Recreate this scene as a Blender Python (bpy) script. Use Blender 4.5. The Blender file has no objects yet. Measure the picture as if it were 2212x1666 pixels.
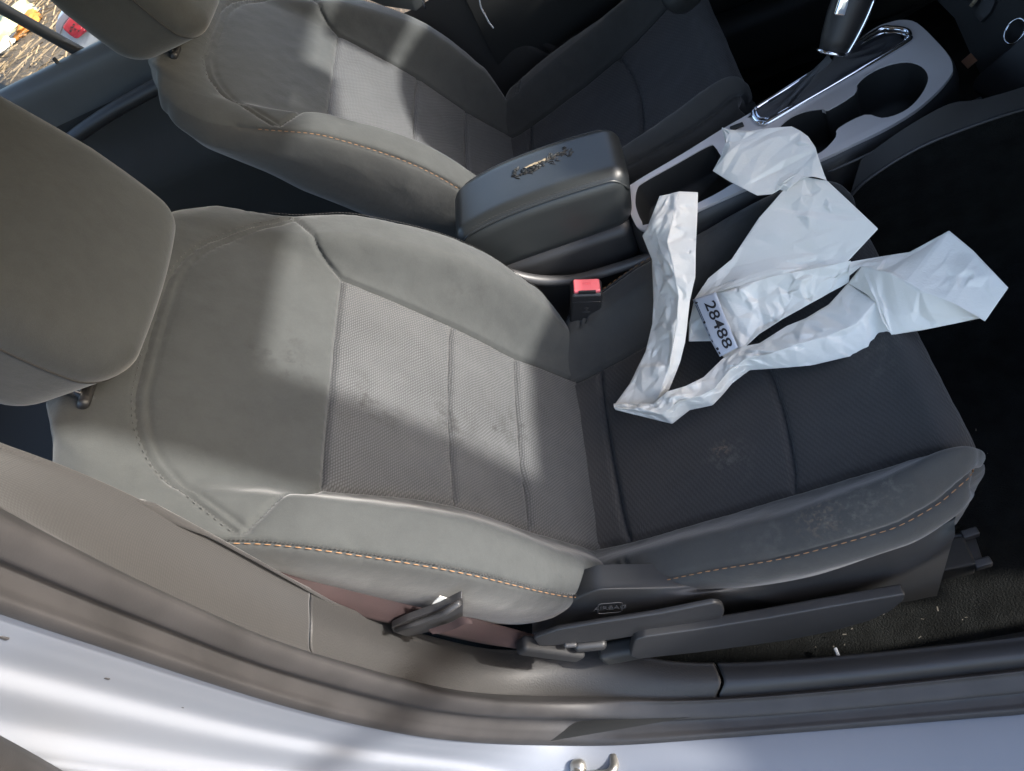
import bpy, bmesh, math, random
import numpy as np
from mathutils import Vector, Matrix, kdtree, noise
from mathutils.geometry import tessellate_polygon, delaunay_2d_cdt

# ------------------------------------------------------------------ camera, sky, sun, exposure
# car axes: +X front of the car, +Y towards the driver's side, +Z up, ground at z = 0 (metres)
scene = bpy.context.scene
COL = scene.collection
CAM_POS = np.array([0.279863814832161, -0.962899385549762, 1.4617137628266001])
CAM_R = np.array([0.9252750390268139, -0.06506628646085028, -0.3736742973769036])
CAM_U = np.array([0.2774630526770717, 0.7878244914371679, 0.5498607324503979])
CAM_F = np.array([-0.25861236736290966, 0.61245322193451, -0.7470078275285937])
FPX, PW, PH = 1695.5612170365046, 2212.0, 1666.0
cam_data = bpy.data.cameras.new('camera')
cam_data.sensor_fit = 'HORIZONTAL'
cam_data.sensor_width = 36.0
cam_data.lens = FPX / PW * 36.0
cam_data.clip_start = 0.02
cam_data.clip_end = 400.0
cam = bpy.data.objects.new('camera', cam_data)
COL.objects.link(cam)
cam.matrix_world = Matrix(((CAM_R[0], CAM_U[0], -CAM_F[0], CAM_POS[0]),
                           (CAM_R[1], CAM_U[1], -CAM_F[1], CAM_POS[1]),
                           (CAM_R[2], CAM_U[2], -CAM_F[2], CAM_POS[2]),
                           (0, 0, 0, 1)))
scene.camera = cam

SUN_AZ, SUN_EL = -11.3, 28.3          # azimuth from +X (front), negative = passenger side
sd = np.array([math.cos(math.radians(SUN_AZ)) * math.cos(math.radians(SUN_EL)),
               math.sin(math.radians(SUN_AZ)) * math.cos(math.radians(SUN_EL)),
               math.sin(math.radians(SUN_EL))])
world = bpy.data.worlds.new('World')
scene.world = world
world.use_nodes = True
wn = world.node_tree
for n in list(wn.nodes):
    wn.nodes.remove(n)
sky = wn.nodes.new('ShaderNodeTexSky')
sky.sky_type = 'NISHITA'
sky.sun_disc = False
sky.sun_elevation = math.radians(SUN_EL)
sky.sun_rotation = math.radians(90.0 - SUN_AZ)
sky.air_density = 1.0
sky.dust_density = 2.8
bg = wn.nodes.new('ShaderNodeBackground')
bg.inputs[1].default_value = 0.15
wo = wn.nodes.new('ShaderNodeOutputWorld')
wn.links.new(sky.outputs[0], bg.inputs[0])
wn.links.new(bg.outputs[0], wo.inputs[0])
sun_data = bpy.data.lights.new('sun', 'SUN')
sun_data.energy = 2.35
sun_data.angle = math.radians(2.0)
sun_data.color = (1.0, 0.965, 0.905)
sun = bpy.data.objects.new('sun', sun_data)
COL.objects.link(sun)
sun.rotation_euler = Vector((-sd[0], -sd[1], -sd[2])).to_track_quat('-Z', 'Y').to_euler()
sun.location = (3, -3, 6)
scene.view_settings.view_transform = 'Standard'
scene.view_settings.look = 'None'
scene.view_settings.gamma = 1.0
scene.view_settings.use_curve_mapping = False
scene.view_settings.exposure = 2.32
scene.render.engine = 'CYCLES'

# ------------------------------------------------------------------ helpers
random.seed(7)
rng = np.random.default_rng(7)

def ray(x, y):
    return CAM_R * (x - PW / 2) / FPX - CAM_U * (y - PH / 2) / FPX + CAM_F
def aty(x, y, Y):
    d = ray(x, y); return CAM_POS + d * (Y - CAM_POS[1]) / d[1]
def atz(x, y, Z):
    d = ray(x, y); return CAM_POS + d * (Z - CAM_POS[2]) / d[2]
def atplane(x, y, P0, n):
    d = ray(x, y); return CAM_POS + d * np.dot(np.array(P0) - CAM_POS, n) / np.dot(d, n)

def project(P):
    d = np.array(P) - CAM_POS; z = d @ CAM_F
    return np.array([PW / 2 + FPX * (d @ CAM_R) / z, PH / 2 - FPX * (d @ CAM_U) / z])

ORG = {}
def thing(name, label, cat, loc=(0, 0, 0), group=None, kind=None):
    o = bpy.data.objects.new(name, None)
    o.empty_display_size = 0.05
    COL.objects.link(o)
    o.location = loc
    tag(o, label, cat, group, kind)
    ORG[o] = np.array(loc, float)
    return o
def tag(o, label=None, cat=None, group=None, kind=None):
    if label: o['label'] = label
    if cat: o['category'] = cat
    if group: o['group'] = group
    if kind: o['kind'] = kind
    return o
def mesh_obj(name, V, F, mat, parent=None, smooth=True, uv=None, org=None, kind=None):
    """V in world coordinates; the object's origin is its thing's origin"""
    V = np.asarray(V, float).reshape(-1, 3)
    o0 = ORG[parent] if parent is not None else (np.array(org, float) if org is not None else np.zeros(3))
    me = bpy.data.meshes.new(name)
    me.from_pydata((V - o0).tolist(), [], [tuple(int(i) for i in f) for f in F])
    if uv is not None:
        lay = me.uv_layers.new(name='UVMap')
        li = np.empty(len(me.loops), dtype=np.int32)
        me.loops.foreach_get('vertex_index', li)
        lay.data.foreach_set('uv', np.asarray(uv, np.float32)[li].ravel())
    if smooth:
        me.polygons.foreach_set('use_smooth', [True] * len(me.polygons))
    me.materials.append(mat)
    me.update()
    o = bpy.data.objects.new(name, me)
    COL.objects.link(o)
    if parent is not None:
        o.parent = parent
    else:
        o.location = o0
    ORG[o] = o0
    if kind: o['kind'] = kind
    return o
def grid_faces(n, m, closed_m=False):
    F = []
    for i in range(n - 1):
        for j in range(m - (0 if closed_m else 1)):
            a = i * m + j; b = i * m + (j + 1) % m
            F.append((a, b, b + m, a + m))
    return F
def tube(name, pts, r, mat, parent=None, seg=8, org=None, flat=1.0, close=False):
    P = [Vector(p) for p in pts]
    n = len(P); V = []; F = []
    up = Vector((0.13, 0.2, 1)).normalized()
    for i, p in enumerate(P):
        if close: d = P[(i + 1) % n] - P[i - 1]
        else: d = P[min(i + 1, n - 1)] - P[max(i - 1, 0)]
        d.normalize()
        a = d.cross(up).normalized(); b = a.cross(d)
        rr = r[i] if hasattr(r, '__len__') else r
        for k in range(seg):
            t = 2 * math.pi * k / seg
            V.append(p + a * (rr * math.cos(t)) + b * (rr * flat * math.sin(t)))
    for i in range(n - (0 if close else 1)):
        for k in range(seg):
            a0 = i * seg + k; b0 = i * seg + (k + 1) % seg
            j = ((i + 1) % n) * seg
            F.append((a0, b0, j + (k + 1) % seg, j + k))
    if not close:
        F.append(tuple(range(seg))[::-1]); F.append(tuple(range((n - 1) * seg, n * seg)))
    return mesh_obj(name, [tuple(v) for v in V], F, mat, parent, org=org)
def rbox_data(half, r, n=6):
    """rounded box as 6 welded patches, returns V,F around the origin"""
    h = np.array(half, float); r = min(r, h.min() * 0.999)
    bm = bmesh.new()
    ts = np.unique(np.concatenate([np.linspace(-1, 1, n + 1), [0]]))
    def axis_samples(hh):
        c = hh - r
        a = [hh * 0 + c + r * math.sin(t) / 1.0 for t in np.linspace(0, math.pi / 2, 6)]
        pos = [math.tan(t) * r + c for t in np.linspace(0, math.pi / 4, 6)]
        mid = list(np.linspace(-c, c, n + 1))[1:-1] if c > 1e-6 else [0]
        return sorted(set([round(-q, 7) for q in pos] + [round(q, 7) for q in mid] + [round(q, 7) for q in pos]))
    ax = [axis_samples(h[i]) for i in range(3)]
    vd = {}
    V = []; F = []
    def vid(p):
        k = tuple(round(float(q), 6) for q in p)
        if k not in vd:
            c = np.clip(p, -(h - r), h - r); d = np.array(p) - c
            L = np.linalg.norm(d)
            vd[k] = len(V); V.append(c + d / L * r if L > 1e-9 else np.array(p))
        return vd[k]
    for a in range(3):
        b, c = (a + 1) % 3, (a + 2) % 3
        for s in (-1, 1):
            for i in range(len(ax[b]) - 1):
                for j in range(len(ax[c]) - 1):
                    q = []
                    for (ii, jj) in ((i, j), (i + 1, j), (i + 1, j + 1), (i, j + 1)):
                        p = np.zeros(3); p[a] = s * h[a]; p[b] = ax[b][ii]; p[c] = ax[c][jj]
                        q.append(vid(p))
                    if s < 0: q = q[::-1]
                    if len(set(q)) == 4: F.append(q)
    bm.free()
    return np.array(V), F
def rbox(name, center, half, r, mat, parent=None, rot=None, n=6, warp=None, org=None):
    V, F = rbox_data(half, r, n)
    if warp: V = np.array([warp(v) for v in V])
    if rot is not None: V = V @ np.array(rot).T
    return mesh_obj(name, V + np.array(center), F, mat, parent, org=org)
def rotm(ax, ay, az):
    return np.array(Matrix.Rotation(az, 3, 'Z') @ Matrix.Rotation(ay, 3, 'Y') @ Matrix.Rotation(ax, 3, 'X'))
def plate(name, pts3, thick_dir, mat, parent=None, holes=(), bevel=0.002, org=None, seg=2):
    """solid plate from a planar 3D outline (and holes), extruded along thick_dir, edges bevelled"""
    loops = [[Vector(p) for p in pts3]] + [[Vector(p) for p in h] for h in holes]
    tris = tessellate_polygon(loops)
    flat = [v for l in loops for v in l]
    n = len(flat); T = Vector(thick_dir)
    V = [tuple(v) for v in flat] + [tuple(v + T) for v in flat]
    F = [tuple(t) for t in tris] + [tuple(i + n for i in reversed(t)) for t in tris]
    k = 0
    for l in loops:
        m = len(l)
        for i in range(m):
            a, b = k + i, k + (i + 1) % m
            F.append((a, b, b + n, a + n))
        k += m
    o = mesh_obj(name, V, F, mat, parent, smooth=False, org=org)
    bm = bmesh.new(); bm.from_mesh(o.data)
    bmesh.ops.recalc_face_normals(bm, faces=bm.faces)
    bmesh.ops.dissolve_limit(bm, angle_limit=0.02, verts=bm.verts, edges=bm.edges)
    if bevel:
        E_ = [e for e in bm.edges if len(e.link_faces) == 2 and e.calc_face_angle(0) > 0.9]
        bmesh.ops.bevel(bm, geom=E_, offset=bevel, segments=seg, profile=0.6, affect='EDGES', clamp_overlap=True)
    bm.to_mesh(o.data); bm.free()
    for p_ in o.data.polygons: p_.use_smooth = True
    try:
        o.data.set_sharp_from_angle(angle=math.radians(40))
    except Exception:
        pass
    return o
def crom(P, t):
    P = np.asarray(P, float); t = np.asarray(t, float)
    k = len(P); i = np.clip(np.floor(t).astype(int), 0, k - 2); f = (t - i)[..., None]
    Q = np.vstack([2 * P[0] - P[1], P, 2 * P[-1] - P[-2]])
    a, b, c, d = Q[i], Q[i + 1], Q[i + 2], Q[i + 3]
    return .5 * ((2 * b) + (c - a) * f + (2 * a - 5 * b + 4 * c - d) * f * f + (3 * b - a - 3 * c + d) * f ** 3)
def resample(P, n, smooth=True):
    """even arc-length resample of a polyline, Catmull-Rom smoothed"""
    P = np.asarray(P, float)
    D = crom(P, np.linspace(0, len(P) - 1, len(P) * 24)) if smooth else P
    s = np.concatenate([[0], np.cumsum(np.linalg.norm(np.diff(D, axis=0), axis=1))])
    q = np.linspace(0, s[-1], n)
    return np.stack([np.interp(q, s, D[:, k]) for k in range(D.shape[1])], -1)
def rounded(poly, r=0.006, seg=4):
    """round the corners of a closed 3D polygon"""
    out = []; n = len(poly); P = [np.array(p, float) for p in poly]
    for i in range(n):
        a, b, c = P[i - 1], P[i], P[(i + 1) % n]
        d1 = a - b; d2 = c - b
        q = min(r, 0.45 * np.linalg.norm(d1), 0.45 * np.linalg.norm(d2))
        p1 = b + d1 / np.linalg.norm(d1) * q; p2 = b + d2 / np.linalg.norm(d2) * q
        for t in np.linspace(0, 1, seg):
            out.append((1 - t) ** 2 * p1 + 2 * t * (1 - t) * b + t * t * p2)
    return out

# ------------------------------------------------------------------ materials
class NT:
    def __init__(s, name):
        s.m = bpy.data.materials.new(name); s.m.use_nodes = True
        s.t = s.m.node_tree; s.b = s.t.nodes['Principled BSDF']
    def n(s, kind, **kw):
        o = s.t.nodes.new('ShaderNode' + kind)
        for k, v in kw.items():
            if k.startswith('i_'):
                key = k[2:]; key = int(key) if key.isdigit() else key
                o.inputs[key].default_value = v
            else: setattr(o, k, v)
        return o
    def l(s, a, b): s.t.links.new(a, b)
    def math(s, op, a, b=None, clamp=False):
        o = s.n('Math', operation=op); o.use_clamp = clamp
        for i, v in enumerate((a, b)):
            if v is None: continue
            if isinstance(v, (int, float)): o.inputs[i].default_value = v
            else: s.l(v, o.inputs[i])
        return o.outputs[0]
    def mix(s, f, a, b):
        o = s.n('MixRGB')
        for i, v in enumerate((f, a, b)):
            if isinstance(v, (int, float)): o.inputs[i].default_value = v
            elif isinstance(v, tuple): o.inputs[i].default_value = (*v[:3], 1)
            else: s.l(v, o.inputs[i])
        return o.outputs[0]
    def noise(s, scale, detail=4, vec=None, rough=0.55):
        o = s.n('TexNoise'); o.inputs['Scale'].default_value = scale; o.inputs['Detail'].default_value = detail
        o.inputs['Roughness'].default_value = rough
        if vec is not None: s.l(vec, o.inputs['Vector'])
        return o.outputs['Fac']
    def ramp(s, f, a, b):
        o = s.n('MapRange'); o.inputs['From Min'].default_value = a; o.inputs['From Max'].default_value = b
        s.l(f, o.inputs['Value']); o.clamp = True; return o.outputs[0]
    def bump(s, h, strength=0.3, dist=0.001, prev=None):
        o = s.n('Bump'); o.inputs['Strength'].default_value = strength; o.inputs['Distance'].default_value = dist
        s.l(h, o.inputs['Height'])
        if prev is not None: s.l(prev, o.inputs['Normal'])
        return o.outputs[0]
def simple(name, col, rough=0.5, metal=0.0, spec=0.5, grain=0.0, gscale=900, var=0.15, vscale=6, coat=0.0, sheen=0.0, bstr=0.25):
    t = NT(name); tc = t.n('TexCoord').outputs['Object']
    f = t.ramp(t.noise(vscale, 5, tc), 0.3, 0.7)
    c2 = tuple(min(1, c * (1 + var)) for c in col); c1 = tuple(c * (1 - var) for c in col)
    t.l(t.mix(f, c1, c2), t.b.inputs['Base Color'])
    t.b.inputs['Roughness'].default_value = rough; t.b.inputs['Metallic'].default_value = metal
    t.b.inputs['Specular IOR Level'].default_value = spec
    if coat: t.b.inputs['Coat Weight'].default_value = coat; t.b.inputs['Coat Roughness'].default_value = 0.06
    if sheen: t.b.inputs['Sheen Weight'].default_value = sheen; t.b.inputs['Sheen Roughness'].default_value = 0.5
    if grain:
        g = t.noise(gscale, 3, tc)
        t.l(t.bump(g, bstr, grain), t.b.inputs['Normal'])
    return t.m
def suede(name, col, stains=()):
    t = NT(name); tc = t.n('TexCoord').outputs['Object']
    f1 = t.ramp(t.noise(9, 6, tc, 0.65), 0.32, 0.72)
    f2 = t.ramp(t.noise(55, 4, tc), 0.35, 0.7)
    c = t.mix(f1, tuple(q * .88 for q in col), tuple(min(1, q * 1.13) for q in col))
    c = t.mix(t.math('MULTIPLY', f2, 0.22), c, tuple(min(1, q * 1.5) for q in col))
    fine = t.noise(1500, 2, tc)
    c = t.mix(t.math('MULTIPLY', t.ramp(fine, 0.45, 0.75), 0.35), c, tuple(min(1, q * 1.7) for q in col))
    c = add_stains(t, c, tc, stains)
    t.l(c, t.b.inputs['Base Color'])
    t.b.inputs['Roughness'].default_value = 0.92; t.b.inputs['Specular IOR Level'].default_value = 0.2
    t.b.inputs['Sheen Weight'].default_value = 0.25; t.b.inputs['Sheen Roughness'].default_value = 0.45
    h = t.math('ADD', t.math('MULTIPLY', fine, 0.4), t.math('MULTIPLY', t.noise(70, 4, tc), 2.0))
    t.l(t.bump(h, 0.35, 0.0009), t.b.inputs['Normal'])
    return t.m
def add_stains(t, c, tc, stains):
    for (pos, rad, st, colr, nsc) in stains:
        d = t.n('VectorMath', operation='DISTANCE'); t.l(tc, d.inputs[0]); d.inputs[1].default_value = pos
        m = t.ramp(d.outputs['Value'], rad, rad * 0.1)
        nn = t.ramp(t.noise(nsc, 4, tc, 0.7), 0.5, 0.66)
        c = t.mix(t.math('MULTIPLY', t.math('MULTIPLY', m, nn), st), c, colr)
    return c
def knit(name, lo, hi, pw=0.0062, ph=0.0034, stains=(), strength=0.55):
    t = NT(name); uv = t.n('TexCoord').outputs['UV']; tc = t.n('TexCoord').outputs['Object']
    nz = t.n('TexNoise'); nz.inputs['Scale'].default_value = 16; nz.inputs['Detail'].default_value = 3; t.l(tc, nz.inputs['Vector'])
    mp = t.n('VectorMath', operation='MULTIPLY_ADD'); t.l(nz.outputs['Color'], mp.inputs[0]); mp.inputs[1].default_value = (.010, .010, 0); t.l(uv, mp.inputs[2])
    sep = t.n('SeparateXYZ'); t.l(mp.outputs[0], sep.inputs[0])
    X, Y = sep.outputs[0], sep.outputs[1]
    row = t.math('DIVIDE', Y, ph)
    fr = t.math('FLOOR', row)
    off = t.math('MULTIPLY', t.math('MODULO', fr, 2.0), 0.5)
    skew = t.math('MULTIPLY', t.math('FRACT', row), 0.35)
    cx = t.math('FRACT', t.math('ADD', t.math('ADD', t.math('DIVIDE', X, pw), off), skew))
    px = t.math('SUBTRACT', 1.0, t.math('ABSOLUTE', t.math('SUBTRACT', t.math('MULTIPLY', cx, 2.0), 1.0)))
    py = t.math('SUBTRACT', 1.0, t.math('ABSOLUTE', t.math('SUBTRACT', t.math('MULTIPLY', t.math('FRACT', row), 2.0), 1.0)))
    h = t.math('MULTIPLY', t.math('POWER', px, 0.6), t.math('POWER', py, 0.5))
    wear = t.ramp(t.noise(7, 5, tc, 0.6), 0.3, 0.7)
    jit = t.math('MULTIPLY', t.noise(900, 2, tc), 0.35)
    f = t.ramp(t.math('ADD', h, jit), 0.25, 1.1)
    c = t.mix(f, lo, hi)
    c = t.mix(t.math('MULTIPLY', wear, 0.25), c, tuple(q * 1.25 for q in hi))
    c = add_stains(t, c, tc, stains)
    t.l(c, t.b.inputs['Base Color'])
    t.b.inputs['Roughness'].default_value = 0.75; t.b.inputs['Specular IOR Level'].default_value = 0.3
    t.b.inputs['Sheen Weight'].default_value = 0.1
    t.l(t.bump(h, strength, 0.0014), t.b.inputs['Normal'])
    return t.m
TAN = (0.22, 0.15, 0.10)
DUST = (0.17, 0.16, 0.14)
M = {}
M['suede'] = suede('suede_grey', (0.0378, 0.0402, 0.0400))
M['suede_side'] = suede('suede_side', (0.0325, 0.0338, 0.0338))
M['knit'] = knit('knit_insert', (0.021, 0.0218, 0.023), (0.083, 0.0855, 0.088), 0.0046, 0.0026, strength=0.5)
M['rib'] = knit('ribbed_insert', (0.026, 0.0256, 0.0258), (0.039, 0.038, 0.038), 0.012, 0.0030, strength=0.4)
M['thread_dark'] = simple('dark_thread', (0.02, 0.019, 0.018), 0.8)
M['thread_orange'] = simple('orange_thread', (0.22, 0.115, 0.05), 0.7, var=0.2, vscale=300)
M['leather'] = simple('dark_leatherette', (0.020, 0.0225, 0.0235), 0.38, spec=0.5, grain=0.0006, gscale=700, var=0.12, vscale=14, bstr=0.3)
M['plastic'] = simple('black_plastic', (0.017, 0.017, 0.018), 0.48, grain=0.0005, gscale=1300, var=0.15, vscale=10)
M['plastic_grey'] = simple('grey_plastic', (0.036, 0.0355, 0.037), 0.45, grain=0.0003, gscale=1400, var=0.1)
M['plastic_dark'] = simple('dark_plastic', (0.0120, 0.0125, 0.0125), 0.65, grain=0.0004, gscale=900)
M['trim'] = simple('pillar_trim', (0.0235, 0.0225, 0.0222), 0.62, grain=0.0011, gscale=420, var=0.1, bstr=0.5)
M['trim_weave'] = knit('pillar_trim_weave', (0.0195, 0.0186, 0.0184), (0.0265, 0.0252, 0.0248), 0.0024, 0.0024, strength=0.15)
M['rubber'] = simple('door_seal_rubber', (0.022, 0.0205, 0.021), 0.62, grain=0.0005, gscale=500, var=0.25, vscale=20)
M['paint'] = simple('silver_white_paint', (0.150, 0.162, 0.188), 0.62, metal=0.0, coat=0.08, var=0.03, grain=0.0001, gscale=4000)
M['silver'] = simple('silver_bezel', (0.53, 0.50, 0.49), 0.45, metal=0.2, var=0.04)
M['chrome'] = simple('chrome', (0.75, 0.76, 0.80), 0.08, metal=1.0, var=0.02)
M['steel'] = simple('dull_steel', (0.42, 0.40, 0.36), 0.35, metal=0.9, var=0.2, vscale=60)
M['carpet'] = simple('black_carpet', (0.0075, 0.0080, 0.0078), 0.98, spec=0.1, grain=0.004, gscale=420, var=0.4, vscale=30, bstr=0.8)
M['red'] = simple('red_button', (0.78, 0.15, 0.17), 0.35, var=0.08)
M['belt'] = simple('belt_webbing', (0.015, 0.0058, 0.0062), 0.85, grain=0.0006, gscale=1500, var=0.15, vscale=40)
M['foam'] = simple('exposed_foam', (0.27, 0.215, 0.14), 0.9, grain=0.001, gscale=600, var=0.35, vscale=250)
M['black'] = simple('black_void', (0.008, 0.008, 0.009), 0.7)
M['ink'] = simple('black_ink', (0.015, 0.014, 0.018), 0.6)
M['door'] = simple('door_panel', (0.050, 0.054, 0.055), 0.5, grain=0.0006, gscale=700)
def paper_mat():
    t = NT('white_paper'); tc = t.n('TexCoord').outputs['Object']
    f = t.ramp(t.noise(12, 4, tc), 0.3, 0.7)
    t.l(t.mix(f, (0.86, 0.83, 0.75), (0.90, 0.88, 0.82)), t.b.inputs['Base Color'])
    t.b.inputs['Roughness'].default_value = 0.42; t.b.inputs['Specular IOR Level'].default_value = 0.45
    v = t.n('TexVoronoi', feature='DISTANCE_TO_EDGE'); v.inputs['Scale'].default_value = 42
    wn_ = t.n('TexNoise'); wn_.inputs['Scale'].default_value = 18
    add = t.n('VectorMath', operation='MULTIPLY_ADD'); t.l(wn_.outputs['Color'], add.inputs[0]); add.inputs[1].default_value = (.05, .05, .05); t.l(tc, add.inputs[2])
    t.l(add.outputs[0], v.inputs['Vector'])
    t.l(t.bump(t.ramp(v.outputs['Distance'], 0, 0.25), 0.12, 0.0018), t.b.inputs['Normal'])
    tr = t.n('BsdfTranslucent'); tr.inputs[0].default_value = (0.8, 0.78, 0.72, 1)
    mx = t.n('MixShader'); mx.inputs[0].default_value = 0.22
    out = t.t.nodes['Material Output']
    t.l(t.b.outputs[0], mx.inputs[1]); t.l(tr.outputs[0], mx.inputs[2]); t.l(mx.outputs[0], out.inputs[0])
    return t.m
M['paper'] = paper_mat()
M['label'] = simple('label_stock', (0.46, 0.48, 0.53), 0.45, var=0.03)
def glass_mat():
    t = NT('window_glass')
    g = t.n('BsdfGlossy'); g.inputs['Roughness'].default_value = 0.02; g.inputs[0].default_value = (1, 1, 1, 1)
    tr = t.n('BsdfTransparent'); tr.inputs[0].default_value = (0.93, 0.96, 0.94, 1)
    fr = t.n('Fresnel'); fr.inputs[0].default_value = 1.45
    mx = t.n('MixShader'); t.l(fr.outputs[0], mx.inputs[0]); t.l(tr.outputs[0], mx.inputs[1]); t.l(g.outputs[0], mx.inputs[2])
    t.l(mx.outputs[0], t.t.nodes['Material Output'].inputs[0])
    return t.m
M['glass'] = glass_mat()

# ------------------------------------------------------------------ lofted seat surfaces
def pch(xs, ys, x):
    xs = np.asarray(xs, float); ys = np.asarray(ys, float); x = np.asarray(x, float)
    h = np.diff(xs); s = np.diff(ys) / h
    m = np.empty(len(xs)); m[0] = s[0]; m[-1] = s[-1]
    for i in range(1, len(xs) - 1):
        m[i] = 0 if s[i - 1] * s[i] <= 0 else 2 * s[i - 1] * s[i] / (s[i - 1] + s[i])
    i = np.clip(np.searchsorted(xs, x) - 1, 0, len(xs) - 2)
    t = np.clip((x - xs[i]) / h[i], 0, 1)
    return (2*t**3-3*t*t+1)*ys[i] + (t**3-2*t*t+t)*h[i]*m[i] + (-2*t**3+3*t*t)*ys[i+1] + (t**3-t*t)*h[i]*m[i+1]
class Loft:
    """sections (lateral y, normal n) strung along a centre curve in the XZ plane"""
    def __init__(s, S, CX, CZ, rows, sgn, xf):
        s.S, s.CX, s.CZ, s.rows, s.sgn, s.xf = S, CX, CZ, rows, sgn, xf
    def local(s, t, u):
        t = np.asarray(t, float); u = np.asarray(u, float); t, u = np.broadcast_arrays(t, u)
        e = 2e-3
        f = lambda q: np.stack([pch(s.S, s.CX, q), pch(s.S, s.CZ, q)], -1)
        P = f(t); d = f(np.minimum(t + e, s.S[-1])) - f(np.maximum(t - e, s.S[0]))
        d = d / np.linalg.norm(d, axis=-1, keepdims=True)
        n = np.stack([s.sgn * d[..., 1], -s.sgn * d[..., 0]], -1)
        K = len(s.rows)
        Y = np.stack([pch(s.S, r[0], t) for r in s.rows], -1); N = np.stack([pch(s.S, r[1], t) for r in s.rows], -1)
        a = np.abs(u); Pc = np.stack([Y, N], -1)
        sl = Pc[..., 1:, :] - Pc[..., :-1, :]
        pr = sl[..., :-1, :] * sl[..., 1:, :]; sm = sl[..., :-1, :] + sl[..., 1:, :]
        mm = np.where(pr > 0, 2 * pr / np.where(np.abs(sm) < 1e-12, 1, sm), 0)
        m0 = sl[..., :1, :] * np.array([1, 0]); m1 = sl[..., -1:, :]
        MM = np.concatenate([m0, mm, m1], -2)
        i = np.clip(np.floor(a).astype(int), 0, K - 2); fr = (a - i)[..., None]
        g = lambda Q, j: np.take_along_axis(Q, (i + j)[..., None, None].repeat(2, -1), -2)[..., 0, :]
        A, B, mA, mB = g(Pc, 0), g(Pc, 1), g(MM, 0), g(MM, 1)
        V = (2*fr**3-3*fr**2+1)*A + (fr**3-2*fr**2+fr)*mA + (-2*fr**3+3*fr**2)*B + (fr**3-fr**2)*mB
        y = V[..., 0] * np.where(u < 0, -1, 1)
        return np.stack([P[..., 0] + n[..., 0] * V[..., 1], y, P[..., 1] + n[..., 1] * V[..., 1]], -1)
    def __call__(s, t, u):
        return s.xf(s.local(t, u))
def uy(L, t, y, lo=0., hi=3.):
    a, b = lo, hi
    for _ in range(30):
        m = .5 * (a + b)
        if L.local(t, m)[1] < abs(y): a = m
        else: b = m
    return .5 * (a + b) * (1 if y >= 0 else -1)
def backrest_loft(xf):
    S =[-.12,-.05,0,.12,.283,.37,.45,.49,.53,.56,.585]
    CX=[.056,.020,-.009,-.066,-.165,-.223,-.279,-.308,-.338,-.364,-.388]
    CZ=[.492,.550,.595,.702,.831,.894,.954,.984,1.010,1.022,1.020]
    w1=[.148,.146,.145,.146,.163,.170,.172,.165,.150,.125,.090]
    wc=[.190,.202,.212,.212,.208,.203,.203,.195,.172,.142,.105]
    hc=[.02,.048,.062,.066,.045,.018,.004,-.002,-.006,-.008,-.008]
    w3=np.array([.205,.238,.254,.261,.255,.246,.246,.232,.200,.165,.125])
    h3=[.0,.038,.052,.054,.038,.010,-.012,-.018,-.02,-.02,-.018]
    w4=[.205,.242,.260,.268,.262,.254,.254,.24,.208,.173,.132]
    h4=[-.03,.0,.012,.014,.004,-.022,-.04,-.042,-.04,-.034,-.026]
    T=np.array([.05,.08,.10,.115,.115,.105,.095,.085,.07,.05,.034])
    rows=[([0]*11,[-.004,-.006,-.008,-.010,-.006,-.004,-.0,0,0,0,0]),(w1,[0.]*11),(wc,hc),(list(w3),h3),(w4,h4),
          (list(w3-.012),list(-T*.7)),(list(w3-.07),list(-T)),([0]*11,list(-T-.006))]
    return Loft(S,CX,CZ,rows,1.0,xf)
def cushion_loft(xf):
    S =[0,.06,.097,.2,.313,.40,.45,.49,.515,.53,.545,.62,.69]
    CX=[0.0,.06,.097,.2,.313,.398,.444,.473,.490,.500,.503,.497,.485]
    CZ=[.500,.500,.506,.532,.568,.604,.628,.642,.636,.616,.590,.52,.44]
    w1=[.140,.143,.147,.155,.166,.178,.187,.197,.200,.200,.198,.19,.185]
    wc=[.19,.195,.199,.210,.222,.226,.222,.212,.206,.203,.200,.195,.190]
    hc=[.03,.045,.054,.060,.054,.048,.040,.024,.010,.004,.002,.002,.002]
    w3=[.215,.226,.232,.246,.258,.260,.250,.233,.219,.211,.206,.199,.194]
    h3=[.02,.046,.058,.062,.046,.028,.014,.002,-.006,-.009,-.010,-.008,-.008]
    w4=[.225,.236,.242,.256,.267,.268,.256,.237,.222,.213,.208,.201,.196]
    h4=[-.02,.012,.026,.032,.018,.002,-.008,-.014,-.019,-.021,-.022,-.02,-.02]
    w5=[.215,.226,.232,.244,.254,.253,.240,.221,.209,.204,.200,.194,.189]
    h5=[-.06,-.03,-.02,-.02,-.03,-.034,-.040,-.044,-.044,-.042,-.040,-.03,-.03]
    rows=[([0]*13,[-.01]*7+[-.004,0,0,0,0,0]),(w1,[0.]*13),(wc,hc),(w3,h3),(w4,h4),(w5,h5)]
    return Loft(S,CX,CZ,rows,-1.0,xf)
def kd_of(pts):
    k = kdtree.KDTree(len(pts))
    for i, p in enumerate(pts): k.insert(p, i)
    k.balance(); return k
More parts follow.
